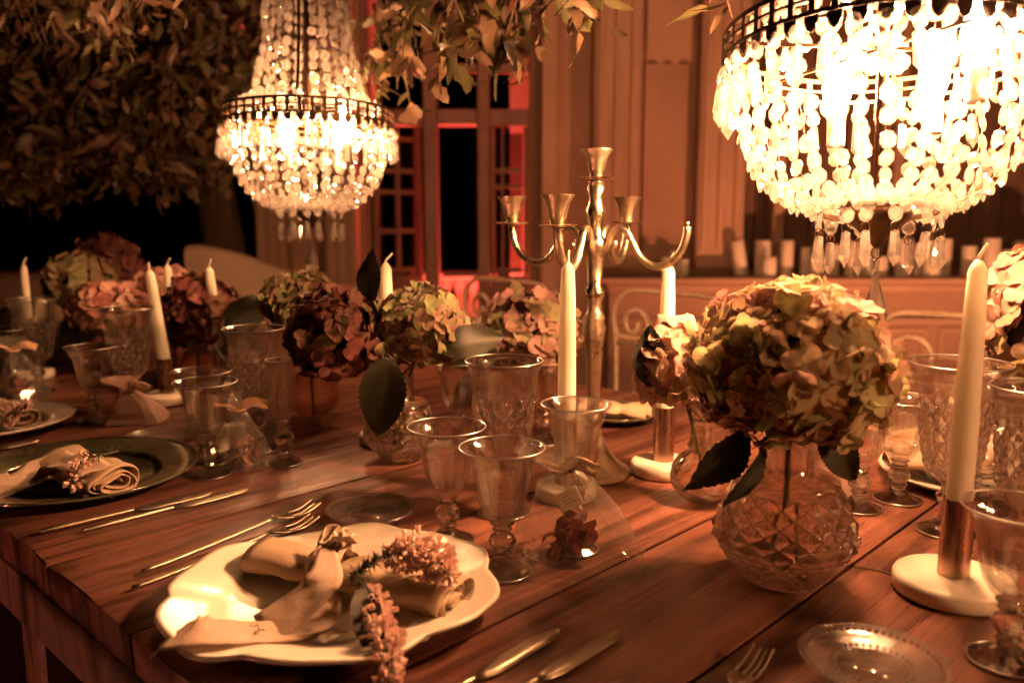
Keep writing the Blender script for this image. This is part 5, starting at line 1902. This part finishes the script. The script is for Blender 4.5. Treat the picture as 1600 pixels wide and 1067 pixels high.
for i, (px, py, h, r_, lb) in enumerate(((345, 702, 0.045, 0.016, 'tall white votive candle behind the pair of wine glasses'), (372, 697, 0.042, 0.014, 'small white votive candle beside the slim favour bag'))):
    o = empty('votive_candle', T(px, py), label=lb, cat='candle', group='votive candles on the table')
    inst('wax', wax_mesh(r_, h, i, MWX), o)
    B().tube([(0, 0, h - 0.014), (0.001, 0, h - 0.004)], 0.001, 6).build('wick', MWK, o)

# pillar candles on the ledge
row = [(1158, 21, 377, 0, 'leftmost leaning pillar candle'), (1190, 24, 376, 9, 'thick pillar candle second in the row'), (1201, 23, 402, -9, 'short pillar candle standing before the second'), (1228, 20, 376, 0, 'slim tall pillar candle third in the row'), (1259, 19, 386, 6, 'medium pillar candle before the chandelier prisms'), (1276, 22, 400, -6, 'short pillar candle under the chandelier prisms'),
       (1330, 22, 377, 0, 'tall pillar candle left of the glass drop'), (1352, 15, 380, 8, 'thin pillar candle behind the glass drop'), (1375, 22, 400, -4, 'short pillar candle right of the glass drop'), (1410, 26, 373, 4, 'broad tall pillar candle right of the prisms'), (1434, 18, 380, 8, 'narrow pillar candle between two broad ones'), (1455, 26, 397, -8, 'broad short pillar candle near the thick taper'), (1474, 20, 373, 8, 'tall pillar candle just left of the thick taper'),
       (1547, 25, 372, 0, 'tall pillar candle just right of the thick taper'), (1582, 34, 390, -4, 'broad pillar candle above the edge hydrangea'), (1592, 24, 376, 12, 'pillar candle at the picture edge'), (1300, 21, 382, 10, 'medium pillar candle between the short one and the glass drop'), (1512, 22, 384, 10, 'medium pillar candle hidden half by the thick taper'), (1042, 18, 402, 0, 'small pillar candle behind the bare candelabrum arm'), (1068, 17, 405, 4, 'small pillar candle alone right of the bare arm'), (1055, 17, 392, 12, 'taller pillar candle behind the two small ones')]
for i, (px, wp, ytop, dy, lb) in enumerate(row):
    y_ = YW - 0.10 + dy * 0.006
    p = D(px, 425, y_)
    p.z = SILL
    h = Z(ytop, y_) - SILL
    if h < 0.05:
        h = 0.05
    o = empty('pillar_candle', p, R.uniform(0, 6), lb + ' on the ledge', 'candle', 'pillar candles on the ledge')
    r_ = wp * y_ / F / 2
    inst('wax', wax_mesh(r_, h, 30 + i, MWP), o)
    B().tube([(0, 0, h - 0.016), (0.001, 0.001, h - 0.002)], 0.0015, 6).build('wick', MWK, o)
    if i == 0:
        o.rotation_euler = (0, rad(-9), 0)
        o.location.z += 0.006


# ------------------------------------------------------------------ wrought iron chairs
def spiral(c, r0, r1, a0, turns, n=22):
    return [(0, c[0] + (r0 + (r1 - r0) * k / n) * math.cos(a0 + turns * 2 * PI * k / n), c[1] + (r0 + (r1 - r0) * k / n) * math.sin(a0 + turns * 2 * PI * k / n)) for k in range(n + 1)]


ch0 = empty('iron_chair', (0, 0, 0))
tr = 0.0075
for s_ in (-1, 1):
    # outer scroll: from the top bar round and into a spiral
    sp_ = [(0, s_ * y, z) for _, y, z in [(0, 0.0, 0.945), (0, 0.06, 0.946), (0, 0.12, 0.944)]]
    arc_ = [(0, s_ * (0.13 + 0.085 * math.sin(a)), 0.860 + 0.085 * math.cos(a)) for a in [PI * 0.12 * k for k in range(1, 9)]]
    spi = [(0, s_ * (0.135 + (0.062 - 0.05 * k / 20) * math.cos(-PI / 2 - k / 20 * 2.6 * PI)), 0.845 + (0.062 - 0.05 * k / 20) * math.sin(-PI / 2 - k / 20 * 2.6 * PI)) for k in range(21)]
    spi = [(x, s_ * (0.135 * 2) - y if False else y, z) for x, y, z in spi]
    B().tube(smooth_path(sp_ + arc_[:6] + spi[2:], 3), tr, 8).build('back_scroll', MIR, ch0, loc=(0.2, 0, 0))
    B().tube(smooth_path([(0.2, s_ * 0.205, 0.83), (0.2, s_ * 0.20, 0.65), (0.195, s_ * 0.19, 0.45), (0.21, s_ * 0.19, 0.2), (0.24, s_ * 0.195, 0.0)], 5), tr, 8).build('back_leg', MIR, ch0)
    B().tube(smooth_path([(-0.17, s_ * 0.17, 0.45), (-0.19, s_ * 0.18, 0.2), (-0.2, s_ * 0.19, 0.0)], 5), tr, 8).build('front_leg', MIR, ch0)
    lo = [(0.2, s_ * (0.09 + 0.05 * math.cos(a)), 0.60 + 0.07 * math.sin(a)) for a in [2 * PI * k / 20 for k in range(20)]]
    B().tube(lo, tr * 0.8, 8, closed=True).build('back_ring', MIR, ch0)
    B().tube([(0.2, s_ * 0.04, 0.79), (0.2, s_ * 0.035, 0.47)], tr * 0.8, 8).build('back_bar', MIR, ch0)
B().tube([(0.2, -0.205, 0.785), (0.2, 0.205, 0.785)], tr * 0.8, 8).build('back_rail', MIR, ch0)
B().tube([(0.2, -0.2, 0.50), (0.2, 0.2, 0.50)], tr * 0.8, 8).build('back_rail', MIR, ch0)
B().lathe([(0, 0.452), (0.16, 0.455), (0.195, 0.452), (0.2, 0.445), (0.195, 0.438), (0, 0.438)], 32).build('seat', MIR, ch0)
cpos_ = []
for i, (px, lb) in enumerate(((1482, 'wrought iron scroll back chair behind the wide cut goblet'), (978, 'wrought iron scroll back chair behind the candelabrum'), (716, 'wrought iron scroll back chair before the red lit balusters'))):
    k = (px - 800) / F / 1.0
    y_ = 1.84 / (0.723 + 0.691 * k)
    p = Vector((k * y_, y_, 0))
    if i == 0:
        ch0.location = p
        ch0.rotation_euler = (0, 0, TROT)
        tag(ch0, lb, 'chair', 'wrought iron chairs across the table')
    else:
        dup(ch0, p, TROT + rad(R.uniform(-5, 5)), lb, 'wrought iron chairs across the table', 'chair')
# a chair pushed in on the near side of the table
dup(ch0, UV(0.16, 1.04, 0), TROT + PI, 'wrought iron chair pushed under the near table edge', 'wrought iron chairs across the table', 'chair')['group'] = 'wrought iron chairs'
